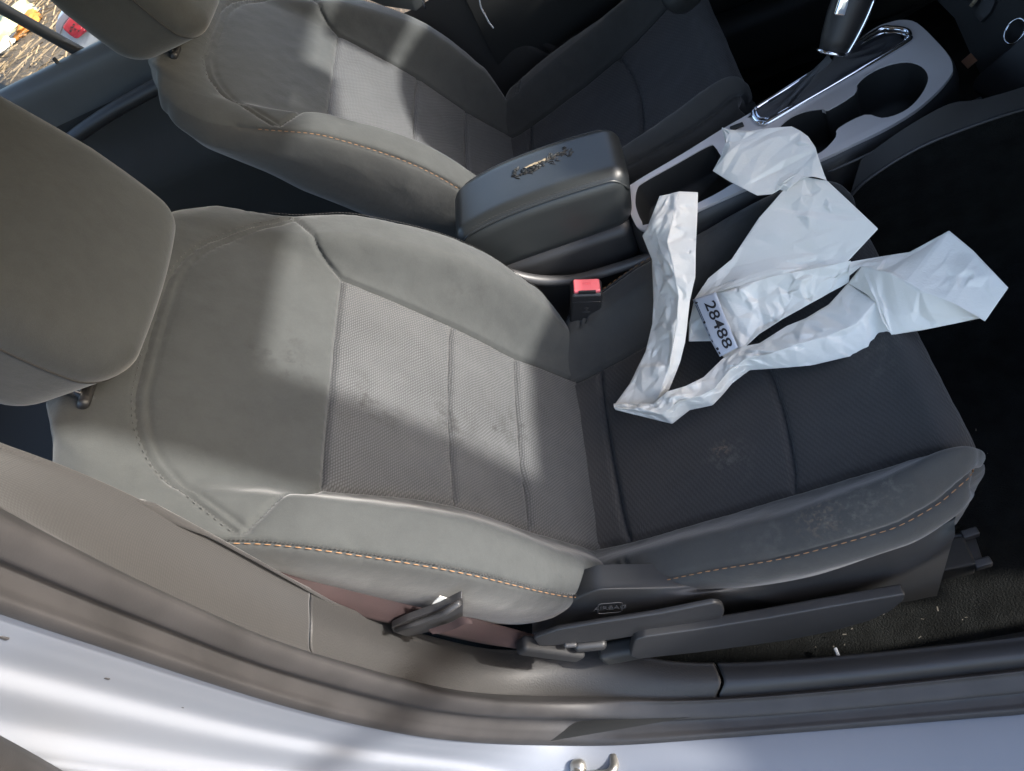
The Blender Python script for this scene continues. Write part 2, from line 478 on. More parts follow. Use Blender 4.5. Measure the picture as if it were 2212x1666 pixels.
def loft_panels(L, ts, us, seams, region, puff=0.003):
    """seams: list of (3D polyline dense, depth, width). region(t,u,y)->key. Returns {key:(V,F,UV)} plus grid"""
    T, U = np.meshgrid(ts, us, indexing='ij')
    V = L(T, U)
    y_loc = L.local(T, U)[..., 1]
    n, m = T.shape
    du = np.gradient(V, axis=1); dt = np.gradient(V, axis=0)
    N = np.cross(du, dt); N /= np.maximum(np.linalg.norm(N, axis=-1, keepdims=True), 1e-12)
    # outward orientation
    cen = V.reshape(-1, 3).mean(0)
    if (N[n // 2, m // 2] * L.front).sum() < 0: N = -N
    arc = np.concatenate([np.zeros((n, 1)), np.cumsum(np.linalg.norm(np.diff(V, axis=1), axis=2), axis=1)], 1)
    mid = m // 2; arc = arc - arc[:, mid:mid + 1]
    disp = np.zeros((n, m)); dmin = np.full((n, m), 1e3); snap = np.full((n, m, 3), np.nan); snapd = np.full((n, m), 1e3)
    lat = np.linalg.norm(du, axis=-1); lon = np.linalg.norm(dt, axis=-1)
    cell = np.minimum(lat, lon)
    for pts, depth, width in seams:
        P = np.asarray(pts); lo = P.min(0) - .04; hi = P.max(0) + .04
        kd = kd_of(P)
        idx = np.argwhere(((V > lo) & (V < hi)).all(-1))
        for i, j in idx:
            co, k, d = kd.find(V[i, j])
            if d < 4 * width or d < .03:
                disp[i, j] = min(disp[i, j], -depth * math.exp(-(d / width) ** 2))
                dmin[i, j] = min(dmin[i, j], d)
                if d < .5 * cell[i, j] and d < snapd[i, j]:
                    snapd[i, j] = d; snap[i, j] = co
    ok = ~np.isnan(snap[..., 0])
    V = np.where(ok[..., None], snap, V)
    disp += puff * (1 - np.exp(-np.minimum(dmin, .03) / .012))
    pk = np.exp(-np.minimum(dmin, .1) / .010)
    for i in range(0, n):
        for j in range(0, m):
            if abs(U[i, j]) < 4.2:
                v = Vector(V[i, j])
                disp[i, j] += .0016 * noise.noise(v * 17) + .0007 * noise.noise(v * 46)
                if pk[i, j] > .15: disp[i, j] += .0010 * pk[i, j] * noise.noise(v * 130)
    V = V + N * disp[..., None]
    tc = .25 * (T[:-1, :-1] + T[1:, :-1] + T[:-1, 1:] + T[1:, 1:]); uc = .25 * (U[:-1, :-1] + U[1:, :-1] + U[:-1, 1:] + U[1:, 1:])
    yc = .25 * (y_loc[:-1, :-1] + y_loc[1:, :-1] + y_loc[:-1, 1:] + y_loc[1:, 1:])
    R = region(tc, uc, yc)
    out = {}
    flatV = V.reshape(-1, 3); UV = np.stack([arc, T], -1).reshape(-1, 2)
    for key in np.unique(R):
        ij = np.argwhere(R == key); a = ij[:, 0] * m + ij[:, 1]
        Fq = np.stack([a, a + 1, a + 1 + m, a + m], -1)
        used, inv = np.unique(Fq, return_inverse=True)
        out[int(key)] = (flatV[used], inv.reshape(-1, 4), UV[used])
    return out
def seam_line(L, tu, n=400):
    tu = np.asarray(tu, float)
    q = resample(tu * np.array([1, .1]), n, smooth=len(tu) > 2) / np.array([1, .1])
    return L(q[:, 0], q[:, 1])
def stitches(name, P, mat, parent, length=.0065, gap=.0035, r=.0007, lift=(0, 0, 0)):
    """row of separate thread stitches along a polyline, one mesh"""
    P = np.asarray(P, float) + np.array(lift)
    s = np.concatenate([[0], np.cumsum(np.linalg.norm(np.diff(P, axis=0), axis=1))])
    at = lambda q: np.array([np.interp(q, s, P[:, k]) for k in range(3)])
    V = []; F = []; q = 0.0
    while q + length < s[-1]:
        pts = [at(q + length * f) for f in (0, .2, .5, .8, 1)]
        d = pts[-1] - pts[0]; d /= np.linalg.norm(d) + 1e-9
        a = np.cross(d, [0.1, .2, 1]); a /= np.linalg.norm(a); b = np.cross(a, d)
        k0 = len(V)
        for i, p in enumerate(pts):
            rr = r * (.35, .9, 1.05, .9, .35)[i]
            for k in range(6):
                th = k * math.pi / 3
                V.append(p + a * rr * math.cos(th) + b * rr * math.sin(th))
        for i in range(4):
            for k in range(6):
                F.append((k0 + i*6 + k, k0 + i*6 + (k+1) % 6, k0 + (i+1)*6 + (k+1) % 6, k0 + (i+1)*6 + k))
        q += length + gap
    return mesh_obj(name, V, F, mat, parent)

TOPY = [0, .085, .114, .14, .169, .198, .222, .24, .30]; TOPT = [.492, .490, .484, .475, .457, .425, .392, .366, .34]
LOWY = [0, .10, .158, .165, .178, .192, .215, .24, .30]; LOWT = [.286, .286, .286, .287, .310, .331, .347, .366, .40]
def make_seat(name, label, cy, dx, ysc, fine, flip, mats):
    """bucket seat, symmetrical about y = cy; flip=+1 when its outer side is -Y"""
    root = thing(name, label, 'car seat', (0.12 + dx, cy, .27))
    def xf(P):
        return np.stack([P[..., 0] + dx, P[..., 1] * ysc + cy, P[..., 2]], -1)
    B = backrest_loft(xf); B.front = np.array([.8, 0, .6])
    K = cushion_loft(xf); K.front = np.array([-.2, 0, 1.])
    # ---- backrest
    st = .003 / fine
    ts = np.unique(np.round(np.concatenate([np.arange(0, -.116, -st), np.linspace(0, .12, int(.12 / st) + 1), np.linspace(.12, .286, int(.166 / st) + 1), np.arange(.286, .5851, st)]), 6))
    ud = np.concatenate([np.linspace(0, 1, int(45 * fine), endpoint=False), np.linspace(1, 3, int(90 * fine), endpoint=False), np.linspace(3, 3.22, 10)]); ub = np.concatenate([np.linspace(3.28, 5, 14), np.linspace(5.25, 7, 8)])
    up_ = np.concatenate([ud, ub]); us = np.concatenate([-up_[:0:-1], up_])
    seams = []
    for sgn in (-1, 1):
        seams.append((seam_line(B, [(t, sgn) for t in np.linspace(-.11, .283, 12)]), .0055, .0030))
        diag = [(np.interp(y, LOWY, LOWT), uy(B, np.interp(y, LOWY, LOWT), y) * sgn) for y in np.linspace(.163, .236, 9)]
        seams.append((seam_line(B, diag), .005, .0030))
        seams.append((seam_line(B, [(t, 3.0 * sgn) for t in np.linspace(-.07, .42, 14)]), .003, .004))
    tops = [(np.interp(abs(y), TOPY, TOPT), uy(B, np.interp(abs(y), TOPY, TOPT), y)) for y in np.linspace(-.236, .236, 33)]
    tops2 = [(t - .012, u * .985) for t, u in tops]
    top_line = seam_line(B, tops, 900); top_line2 = seam_line(B, tops2, 900)
    seams.append((top_line, .004, .0035)); seams.append((top_line2, .003, .003))
    seams.append((seam_line(B, [(np.interp(abs(u) * .163, LOWY, LOWT), u) for u in np.linspace(-1, 1, 15)], 700), .0055, .0032))
    seams.append((seam_line(B, [(.12, u) for u in np.linspace(-1, 1, 11)], 600), .0055, .0030))
    seams.append((seam_line(B, [(.0, u) for u in np.linspace(-1, 1, 11)], 600), .006, .0034))
    def reg(t, u, y):
        ay = np.abs(y); R = np.zeros(t.shape, int)
        side = np.abs(u) > 3.0; back = np.abs(u) > 4.6
        topc = (t > np.interp(ay, TOPY, TOPT)) & ~side
        low = np.interp(ay, LOWY, LOWT)
        sh = (t > low) & ~topc & ~side
        ins = (~topc & ~sh & ~side & (np.abs(u) < 1))
        R[ins & (t > .12)] = 1; R[ins & (t <= .12) & (t > 0)] = 2; R[ins & (t <= 0)] = 3
        bol = ~topc & ~sh & ~side & ~ins
        R[bol & (u > 0)] = 4; R[bol & (u < 0)] = 5
        R[sh] = 6; R[topc] = 7
        R[side & (u > 0)] = 8; R[side & (u < 0)] = 9; R[back] = 10
        return R
    pans = loft_panels(B, ts, us, seams, reg)
    nm = {1: ('backrest_panel', 'knit'), 2: ('backrest_panel', 'knit'), 3: ('backrest_panel', 'knit2'), 4: ('backrest_bolster', 'suede'),
          5: ('backrest_bolster', 'suede'), 6: ('shoulder_panel', 'suede'), 7: ('top_panel', 'suede'), 8: ('backrest_side', 'side'), 9: ('backrest_side', 'side'), 10: ('backrest_rear', 'side')}
    parts = {}
    for k, (V, F, uv) in pans.items():
        parts[k] = mesh_obj(nm[k][0], V, F, mats[nm[k][1]], root, uv=uv)
    for sgn, key in ((1, 4), (-1, 5)):
        P = seam_line(B, [(t, (3.09 if sgn < 0 else 3.5) * sgn) for t in np.linspace(-.06, .40, 14)], 500)
        stitches('orange_stitching', P, M['thread_orange'], parts[key], lift=(.002, 0, .0008), r=.00055)
        Q = seam_line(B, [(t, 2.93 * sgn) for t in np.linspace(-.06, .40, 14)], 500)
        stitches('stitching', Q, M['thread_dark'], parts[key], lift=(.002, 0, .001), length=.003, gap=.0015, r=.0006)
    T3 = seam_line(B, [(t + .004, u) for t, u in tops], 900)
    stitches('stitching', T3, M['suede_side'], parts[7], lift=(.0003, 0, .0002), length=.004, gap=.005, r=.0006)
    # ---- cushion
    dS = [(.097 - .010 * (1 - (u) ** 2), u) for u in np.linspace(-1, 1, 15)]
    eS = [(.313 + .016 * (1 - (u) ** 2) - .010 * np.clip(u * flip, 0, 1), u) for u in np.linspace(-1, 1, 15)]
    ts = np.arange(.0, .69, st)
    ud = np.concatenate([np.linspace(0, 1, int(45 * fine), endpoint=False), np.linspace(1, 3, int(90 * fine), endpoint=False), np.linspace(3, 3.22, 10)]); ub = np.linspace(3.28, 5, 20)
    up_ = np.concatenate([ud, ub]); us = np.concatenate([-up_[:0:-1], up_])
    seams = [(seam_line(K, dS, 700), .007, .004), (seam_line(K, eS, 700), .006, .0036)]
    for sgn in (-1, 1):
        seams.append((seam_line(K, [(t, sgn) for t in np.linspace(.0, .53, 14)]), .006, .0034))
        seams.append((seam_line(K, [(t, 3 * sgn) for t in np.linspace(.0, .535, 16)]), .003, .004))
        for q in (.100, .112):   # two short pleats at the back of each bolster
            seams.append((seam_line(K, [(q + .018 * (u - 2.2), u * sgn) for u in np.linspace(2.0, 3.0, 6)], 150), .003, .003))
    seams.append((seam_line(K, [(.535, u) for u in np.linspace(-2.9, 2.9, 21)], 800), .003, .004))
    du_, dt_ = np.array([u for t, u in dS]), np.array([t for t, u in dS])
    eu_, et_ = np.array([u for t, u in eS]), np.array([t for t, u in eS])
    def regc(t, u, y):
        R = np.zeros(t.shape, int)
        side = np.abs(u) > 3; ins = np.abs(u) < 1
        front = (t > .535)
        td = np.interp(u, du_, dt_); te = np.interp(u, eu_, et_)
        R[ins & (t <= td)] = 1; R[ins & (t > td) & (t <= te)] = 2; R[ins & (t > te)] = 3
        R[~ins & ~side & (u > 0)] = 4; R[~ins & ~side & (u < 0)] = 5
        R[side & (u > 0)] = 6; R[side & (u < 0)] = 7
        R[front & ~side] = 8
        return R
    pans = loft_panels(K, ts, us, seams, regc, puff=.004)
    nm = {1: ('cushion_panel', 'rib'), 2: ('cushion_panel', 'rib'), 3: ('cushion_panel', 'rib'), 4: ('cushion_bolster', 'suede_c'), 5: ('cushion_bolster', 'suede_c'),
          6: ('cushion_side', 'side'), 7: ('cushion_side', 'side'), 8: ('cushion_front', 'side')}
    for k, (V, F, uv) in pans.items():
        parts[20 + k] = mesh_obj(nm[k][0], V, F, mats[nm[k][1]], root, uv=uv)
    for sgn, key in ((1, 24), (-1, 25)):
        P = seam_line(K, [(t, 3.08 * sgn) for t in np.linspace(.10, .53, 18)], 600)
        stitches('orange_stitching' if flip > 0 else 'stitching', P, M['thread_orange'] if flip > 0 else M['thread_dark'], parts[key], lift=(0, -.0012 * (1 if sgn < 0 else -1), .001), r=.0006)
    # ---- headrest with guides and posts
    hw = .139 * ysc
    hc = np.array([-.358 + dx, cy + .008 * flip, 1.141])
    def warp(v):
        x, y, z = v
        k = 1 - .03 * max(0, (z / .105)) ** 2
        kk = 1 - .07 * max(0, (-z / .105)) ** 3
        bulge = .012 * (1 - (y / hw) ** 2) * (1 if x > 0 else 0)
        return np.array([x * (1 - .18 * max(0, z / .105)) - .028 * (z / .105) + bulge, y * k * kk, z])
    V0, F = rbox_data((.078, hw, .118), .040, 14)
    V = np.array([warp(v) for v in V0])
    Fa = np.array(F); frontm = V0[Fa].mean(1)[:, 0] > .038
    for nme, sel in (('headrest_front', frontm), ('headrest_shell', ~frontm)):
        used, inv = np.unique(Fa[sel], return_inverse=True)
        parts[nme] = mesh_obj(nme, V[used] + hc, inv.reshape(-1, 4), mats['suede'], root)
    rim = np.where(np.abs(V0[:, 0] - .038) < 1e-5)[0]
    rim = [i for i in rim if abs(V0[i, 1]) > hw - .045 or abs(V0[i, 2]) > .073]
    rim = [i for i in rim if max(abs(abs(V0[i, 1]) - hw), 0) < .0005 or abs(abs(V0[i, 2]) - .118) < .0005 or np.hypot(max(0, abs(V0[i, 1]) - (hw - .040)), max(0, abs(V0[i, 2]) - .078)) > .0395]
    rim.sort(key=lambda i: math.atan2(V0[i, 2], V0[i, 1]))
    tube('seam', [V[i] + hc for i in rim], .0011, M['thread_dark'], parts['headrest_front'], seg=6, close=True)
    for sgn in (-1, 1):
        g = B(.532, uy(B, .532, .1 * sgn))
        rbox('headrest_guide', g + np.array([-.002, 0, .002]), (.013, .016, .006), .0055, M['plastic'], root, rot=rotm(0, -.6, 0))
        top = np.array([-.352 + dx, cy + .1 * sgn * ysc, 1.10])
        tube('headrest_post', [g + np.array([.006, 0, -.03]), g * .5 + top * .5, top], .0058, M['chrome'], root, seg=12)
    # ---- frame under the cushion
    rbox('seat_base', (.24 + dx, cy, .40), (.20, .205 * ysc, .085), .03, M['plastic_dark'], root)
    for sgn in (-1, 1):
        rbox('seat_rail', (.25 + dx, cy + sgn * .175 * ysc, .283), (.27, .022, .018), .004, M['plastic_dark'], root)
    return root, B, K, parts

# ------------------------------------------------------------------ seats
C0 = 0.347175
DXD = -0.061
def loc(v, root_xyz):
    return tuple(np.array(v) - np.array(root_xyz))
PR = (0.12, -C0, .27)
stain_c = [(loc(atz(1955, 830, .605), PR), .022, .9, TAN, 90), (loc(atz(1940, 790, .60), PR), .06, .35, DUST, 60),
           (loc(atz(1553, 968, .545), PR), .018, .85, TAN, 110), (loc(atz(1570, 990, .545), PR), .05, .3, DUST, 50)]
stain_b = [(loc(atz(1820, 1090, .65), PR), .05, .28, DUST, 110), (loc(atz(1890, 1040, .66), PR), .045, .28, DUST, 100), (loc(atz(1760, 1110, .64), PR), .035, .35, TAN, 170), (loc(atz(1700, 1130, .63), PR), .09, .16, DUST, 30),
           (loc(atz(1536, 578, .58), PR), .012, .8, TAN, 120)]
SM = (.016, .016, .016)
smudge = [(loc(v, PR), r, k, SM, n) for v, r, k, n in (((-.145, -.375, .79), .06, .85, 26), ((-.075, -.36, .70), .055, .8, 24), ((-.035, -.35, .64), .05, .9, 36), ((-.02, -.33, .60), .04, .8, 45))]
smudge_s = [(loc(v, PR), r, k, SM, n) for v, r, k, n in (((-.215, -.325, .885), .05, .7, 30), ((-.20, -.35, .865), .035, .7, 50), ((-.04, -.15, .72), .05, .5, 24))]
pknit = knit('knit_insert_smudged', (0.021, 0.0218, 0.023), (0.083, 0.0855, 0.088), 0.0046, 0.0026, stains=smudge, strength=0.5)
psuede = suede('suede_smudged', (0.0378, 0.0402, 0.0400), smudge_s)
pm = dict(knit=pknit, knit2=pknit, suede=psuede, side=M['suede_side'],
          rib=knit('ribbed_insert_stained', (0.026, 0.0256, 0.0258), (0.039, 0.038, 0.038), 0.012, 0.0030, stains=stain_c, strength=0.4),
          suede_c=suede('suede_stained', (0.0345, 0.0358, 0.0355), stain_b))
dm = dict(knit=M['knit'], knit2=M['knit'], suede=M['suede'], side=M['suede_side'], rib=M['rib'], suede_c=suede('suede_cushion', (0.0345, 0.0358, 0.0355)))
pas, PB, PK, pparts = make_seat('front_seat', 'grey fabric front seat with white crumpled paper lying on its cushion', -C0, 0.0, 1.0, 1.0, 1, pm)
drv, DB, DK, dparts = make_seat('front_seat', 'grey fabric front seat on the far side of the console armrest, its cushion empty', .356, DXD, .90, .8, -1, dm)

# ------------------------------------------------------------------ car shell: floor, sill, pillar, doors
body = thing('car_body', 'silver white car body around the open front doorway, with grey pillar trim and black carpet', 'car', (0, 0, 0))
def loft_curves(name, curves, mat, parent, n=160, sub=None, uvs=False):
    """skin between matching polylines (each resampled by even arc length)"""
    R = [resample(c, n) for c in curves]
    R = np.array(R)                      # (k,n,3)
    k = len(R)
    if sub:
        q = np.linspace(0, k - 1, sub)
        G = np.array([crom(R[:, j], q) for j in range(n)])      # (n,sub,3)
    else:
        G = R.transpose(1, 0, 2)
    m = G.shape[1]
    uv = None
    if uvs:
        a = np.concatenate([[0], np.cumsum(np.linalg.norm(np.diff(G[:, m // 2], axis=0), axis=1))])
        b = np.concatenate([[0], np.cumsum(np.linalg.norm(np.diff(G[n // 2], axis=0), axis=1))])
        uv = np.stack(np.meshgrid(a, b, indexing='ij'), -1).reshape(-1, 2)
    return mesh_obj(name, G.reshape(-1, 3), grid_faces(n, m), mat, parent, uv=uv)
def loft_rows(name, rows, mat, parent, sub):
    rows = np.array([np.array(r) for r in rows])
    G = np.array([crom(rows[:, j], np.linspace(0, len(rows) - 1, sub)) for j in range(rows.shape[1])])
    G = np.stack([crom(G[:, j], np.linspace(0, len(G) - 1, len(G) * 3)) for j in range(G.shape[1])], 1)
    return mesh_obj(name, G.reshape(-1, 3), grid_faces(*G.shape[:2]), mat, parent)
def door_plane(off):
    """the doorway's own plane: upright at the sill, leaning in towards the roof above the belt line"""
    n = np.array([0, 1., .10]); n /= np.linalg.norm(n)
    return (0, -.70 + off, .40), n
def trace(px, off):
    P0, n = door_plane(off)
    return [atplane(x, y, P0, n) for x, y in px]
UPK = np.array([-.010, .010, .10])
def extend(c, up=.30, fw=.55):
    c = [np.array(p) for p in c]
    d0 = c[0] - c[4]; d0 /= np.linalg.norm(d0)
    d1 = np.array([1., 0, 0])
    head = [c[0] + d0 * .02 * k + np.array([0, .0004 * k * k, .0006 * k * k]) for k in range(12, 0, -1)]
    tail = [c[-1] + d1 * .05 * k for k in range(1, 12)]
    return head + c + tail
# boundary curves seen along the doorway: trim inner edge, trim/seal joint, seal ridge, seal/paint joint, paint edges
c_in = [(0, 975), (180, 1040), (430, 1165), (640, 1280), (760, 1330), (870, 1370), (980, 1398), (1090, 1420), (1240, 1398), (1290, 1402), (1400, 1432), (1500, 1448), (1700, 1440), (2212, 1385)]
c_tr = [(0, 1083), (160, 1173), (290, 1250), (410, 1303), (533, 1360), (633, 1390), (737, 1421), (837, 1450), (937, 1478), (1070, 1496), (1304, 1502), (1464, 1509), (1700, 1495), (2212, 1440)]
c_rg = [(0, 1140), (160, 1215), (290, 1275), (410, 1325), (533, 1382), (633, 1414), (737, 1447), (837, 1476), (937, 1503), (1070, 1520), (1304, 1527), (1464, 1530), (1700, 1518), (2212, 1466)]
c_pt = [(0, 1310), (120, 1352), (250, 1395), (380, 1440), (500, 1480), (600, 1512), (700, 1540), (800, 1565), (900, 1585), (1100, 1602), (1300, 1605), (1500, 1592), (1800, 1570), (2212, 1535)]
XS = np.concatenate([np.linspace(0, 900, 28), np.linspace(940, 1500, 22), np.linspace(1560, 2212, 8)])
SILLZ = {.105: .425, .055: .415, .028: .402, .0: .372}
def tracex(c, off):
    c = np.array(c, float)
    P = trace([(x, float(pch(c[:, 0], c[:, 1], x))) for x in XS], off)
    zc = SILLZ[off]; out = []
    for x, p in zip(XS, P):
        q = atz(x, float(pch(c[:, 0], c[:, 1], x)), zc)
        w = np.clip((x - 950) / 450, 0, 1); w = w * w * (3 - 2 * w)
        out.append(p * (1 - w) + q * w)
    out = np.array(out)
    for _ in range(10):
        out[1:-1] = .25 * out[:-2] + .5 * out[1:-1] + .25 * out[2:]
    return list(out)
T_in = extend(tracex(c_in, .105)); T_tr = extend(tracex(c_tr, .055)); T_rg = extend(tracex(c_rg, .028)); T_pt = extend(tracex(c_pt, .0))
def outward(c, a, b):
    """move a doorway curve away from the opening by a (in its plane) and out of the car by b"""
    P = np.array(c); d = np.gradient(P, axis=0); d /= np.linalg.norm(d, axis=1, keepdims=True)
    w = np.stack([d[:, 2], 0 * d[:, 0], -d[:, 0]], -1)
    for _ in range(6):
        w[1:-1] = (w[:-2] + w[1:-1] + w[2:]) / 3
    w /= np.linalg.norm(w, axis=1, keepdims=True)
    return list(P + w * a + np.array([0, -b, 0]))
def offs(c, v): return [np.array(p) + np.array(v) for p in c]
NTR = 640
R_in = crom(T_in, np.linspace(0, len(T_in) - 1, NTR)); R_tr = crom(T_tr, np.linspace(0, len(T_tr) - 1, NTR))
# the trim is two mouldings (upper woven pillar cover, lower grained kick moulding) and the sill plate, joints left open
def piece(name, i0, i1, mat, uvs=False):
    a, b = R_in[i0:i1], R_tr[i0:i1]
    inner = a + np.array([-.004, .014, -.10])
    low = b + np.array([0, -.004, -.012])
    mid = (a * .55 + b * .45) + np.array([.006, -.006, .008])
    rows = np.array([inner, a + np.array([-.002, .009, -.012]), a, mid, b, low])
    q = np.linspace(0, 5, 26)
    G = np.array([crom(rows[:, j], q) for j in range(rows.shape[1])])
    n, m = G.shape[:2]
    uv = None
    if uvs:
        aa = np.concatenate([[0], np.cumsum(np.linalg.norm(np.diff(G[:, m // 2], axis=0), axis=1))])
        bb = np.concatenate([[0], np.cumsum(np.linalg.norm(np.diff(G[n // 2], axis=0), axis=1))])
        uv = np.stack(np.meshgrid(aa, bb, indexing='ij'), -1).reshape(-1, 2)
    o = mesh_obj(name, G.reshape(-1, 3), grid_faces(n, m), mat, body, uv=uv)
    md = o.modifiers.new('edge', 'SOLIDIFY'); md.thickness = .0025; md.offset = -1
    return o
def idx_near(px, R):
    best = min(range(len(R)), key=lambda i: (lambda q: (q[0] - px[0]) ** 2 + (q[1] - px[1]) ** 2)(project(R[i])))
    return best
i1 = idx_near((655, 1320), R_in); i2 = idx_near((1545, 1455), R_in)
piece('pillar_cover', 0, i1 + 1, M['trim_weave'], True)
piece('kick_moulding', i1 + 1, i2 + 1, M['trim'])
piece('sill_plate', i2 + 1, NTR, M['plastic'])
# rubber seal: bulb plus lip
TA = lambda p, q, f: [a * (1 - f) + b * f for a, b in zip(p, q)]
bulb = [outward(T_tr, .012, -.004), outward(T_tr, -.003, .005), outward(T_rg, -.011, .0), outward(T_rg, -.001, .014), outward(TA(T_rg, T_pt, .38), .003, .001), outward(TA(T_rg, T_pt, .66), -.002, .003),
        outward(T_pt, -.012, .002), outward(T_pt, .0, .004), outward(T_pt, .012, -.006)]
loft_rows('door_seal', bulb, M['rubber'], body, 73)
# painted flange and outer skin below it
def outward2(c, pillar, sill):
    P = np.array(c); A = np.array(outward(c, 1.0, 0.0)) - P
    k = np.clip(A[:, 2:3] ** 2, 0, 1)
    a = pillar[0] * (1 - k) + sill[0] * k; b = pillar[1] * (1 - k) + sill[1] * k
    return list(P + A * a + np.array([0, -1., 0]) * b)
skin = [outward2(T_pt, *q) for q in (((.006, -.014), (.006, -.014)), ((.005, .0), (.004, .0)), ((.03, .005), (.005, .030)), ((.056, .009), (.010, .062)), ((.066, .020), (.017, .072)),
                                     ((.095, .030), (.030, .100)), ((.103, .045), (.060, .125)), ((.13, .055), (.14, .14)), ((.30, .07), (.30, .145)))]
loft_rows('body_side', skin, M['paint'], body, 73)
# dark edge of the shut rear door behind the pillar
tube('rear_door_seal', resample(trace([(-90, 1612), (0, 1652), (80, 1690), (170, 1735), (280, 1795)], -.062), 40), .013, M['rubber'], body, seg=10)
SK = np.array([v.co for v in bpy.data.objects['body_side'].data.vertices])
SKP = np.array([project(v) for v in SK])
def on_skin(x, y): return SK[np.argmin((SKP[:, 0] - x) ** 2 + (SKP[:, 1] - y) ** 2)]
# chips in the paint and door latch striker
for (x, y, r) in ((232, 1463, .0011), (6, 1380, .0016), (395, 1530, .0006)):
    rbox('paint_chip', on_skin(x, y), (r, r * .5, r * 1.9), r * .45, M['rubber'], body, n=1)
sp = on_skin(1262, 1650)
st_ = [sp + np.array(v) for v in ((-.010, .006, -.006), (-.010, -.008, .006), (-.004, -.016, .010), (.012, -.018, .008), (.032, -.018, .004), (.040, -.010, .0), (.040, .004, -.006))]
tube('latch_striker', resample(st_, 40), .0062, M['steel'], body, seg=14)
rbox('striker_boss', sp + np.array([-.008, -.004, .003]), (.011, .010, .009), .0085, M['steel'], body, n=3)

# floor pan with carpet, centre tunnel
nx, ny = 150, 110
X, Y = np.meshgrid(np.linspace(-1.0, 1.25, nx), np.linspace(-.66, .70, ny), indexing='ij')
Z = .262 + .10 * np.exp(-((Y - .01) / .13) ** 4) + .10 * np.clip((X - .72) / .45, 0, 1) ** 1.5 * 1.2
Z += .03 * np.clip((-.12 - X) / .1, 0, 1) * np.exp(-((X + .2) / .1) ** 2)
for i in range(nx):
    for j in range(ny):
        Z[i, j] += .006 * noise.noise(Vector((X[i, j] * 9, Y[i, j] * 9, 0))) + .002 * noise.noise(Vector((X[i, j] * 60, Y[i, j] * 60, 3)))
mesh_obj('carpet', np.stack([X, Y, Z], -1).reshape(-1, 3), grid_faces(nx, ny), M['carpet'], body)
# inner sill wall between carpet and plate
sw = np.array([[(x, -.655, .24), (x, -.652, .34), (x, -.668, .40), (x, -.70, .405)] for x in np.linspace(-.15, 1.25, 20)])
mesh_obj('sill_wall', sw.reshape(-1, 3), grid_faces(20, 4), M['plastic_dark'], body)
# firewall / toe board and underside of the dash
tb = np.array([[(1.10, y, .34), (1.28, y, .62), (1.30, y, .85)] for y in np.linspace(-.70, .70, 8)])
mesh_obj('toe_board', tb.reshape(-1, 3), grid_faces(8, 3), M['carpet'], body)
# fluff and grit on the carpet
V = []; F = []
for k in range(26):
    x, y = random.uniform(.28, .62), random.uniform(-.66, -.54) if k % 3 else random.uniform(-.62, -.2)
    s = random.choice([.0004, .0005, .0008]); L = s * random.uniform(1, 5); a = random.uniform(0, 3.14)
    k0 = len(V); z = .275 + random.uniform(0, .006)
    for sx, sy in ((-1, -1), (1, -1), (1, 1), (-1, 1)):
        V.append((x + sx * L * math.cos(a) - sy * s * math.sin(a), y + sx * L * math.sin(a) + sy * s * math.cos(a), z))
    F.append((k0, k0 + 1, k0 + 2, k0 + 3))
mesh_obj('carpet_lint', V, F, simple('lint', (.09, .08, .065), .9), body, kind='stuff')
p = atz(1808, 1410, .285)
rbox('lint_tuft', p, (.0025, .007, .002), .0015, M['label'], body, rot=rotm(0, 0, .1), n=2)
# seat rail end bracket bolted to the floor
br = thing('rail_bracket', 'small black seat rail bracket with a bolt on the carpet', 'bracket', tuple(atz(2085, 1195, .272)))
b0 = atz(2085, 1195, .285)
plate('base_plate', rounded([atz(2045, 1215, .285), atz(2060, 1168, .285), atz(2105, 1155, .285), atz(2125, 1215, .285)], .006), (0, 0, -.006), M['plastic'], br, bevel=.0012)
for a, b in (((2043, 1166), (2108, 1151)), ((2026, 1229), (2136, 1215))):
    A, B_ = atz(*a, .292), atz(*b, .292)
    tube('rail_lip', [A, A * .7 + B_ * .3, A * .3 + B_ * .7, B_], .0048, M['plastic_grey'], br, seg=8)
    rbox('rail_stop', B_ - np.array([.008, 0, -.001]), (.011, .006, .006), .002, M['plastic_grey'], br, rot=rotm(0, 0, .1), n=2)
tube('bolt', [atz(2062, 1193, .284), atz(2062, 1193, .294)], .0135, M['plastic_dark'], br, seg=12)
tube('bolt_socket', [atz(2062, 1193, .2935), atz(2062, 1193, .2965)], .007, M['plastic'], br, seg=6)

# far side of the cabin: driver's doorway trim, driver's door, rear door, rear bench
dd = thing('driver_door', 'dark shut front door on the far side, its panel grey brown in the sun', 'car door', (.6, .70, .3))
pan = np.array([[(x, .66 + .03 * math.sin(z * 6), z) for z in np.linspace(.20, 1.0, 18)] for x in np.linspace(.0, 1.3, 16)])
mesh_obj('door_panel', pan.reshape(-1, 3), grid_faces(16, 18), M['plastic_dark'], dd)
rbox('door_pocket', (.62, .63, .42), (.36, .035, .07), .03, M['plastic_dark'], dd)
rbox('armrest', (.50, .62, .70), (.26, .045, .035), .025, M['plastic'], dd)
# lower pillar moulding beside the driver's seat, edge follows the doorway
e_c = [aty(x, y, .66) for x, y in ((1010, -60), (1040, 0), (1100, 50), (1150, 90), (1200, 122), (1290, 150), (1400, 170))]
e_b = [p + np.array([-.40, .0, .02]) for p in e_c]
loft_curves('pillar_moulding', [offs(e_c, (.004, .02, -.03)), offs(e_c, (0, -.004, 0)), offs(e_c, (-.03, -.012, 0)), offs(e_c, (-.16, -.004, -.02)), e_b], M['trim'], body, 50, 30)
rb = np.array([[(x, y, .262) for y in np.linspace(.58, .70, 4)] for x in np.linspace(.0, 1.2, 10)])
tube('door_seal', resample([p + np.array([.018, .004, 0]) for p in e_c], 40), .014, M['rubber'], body, seg=10)

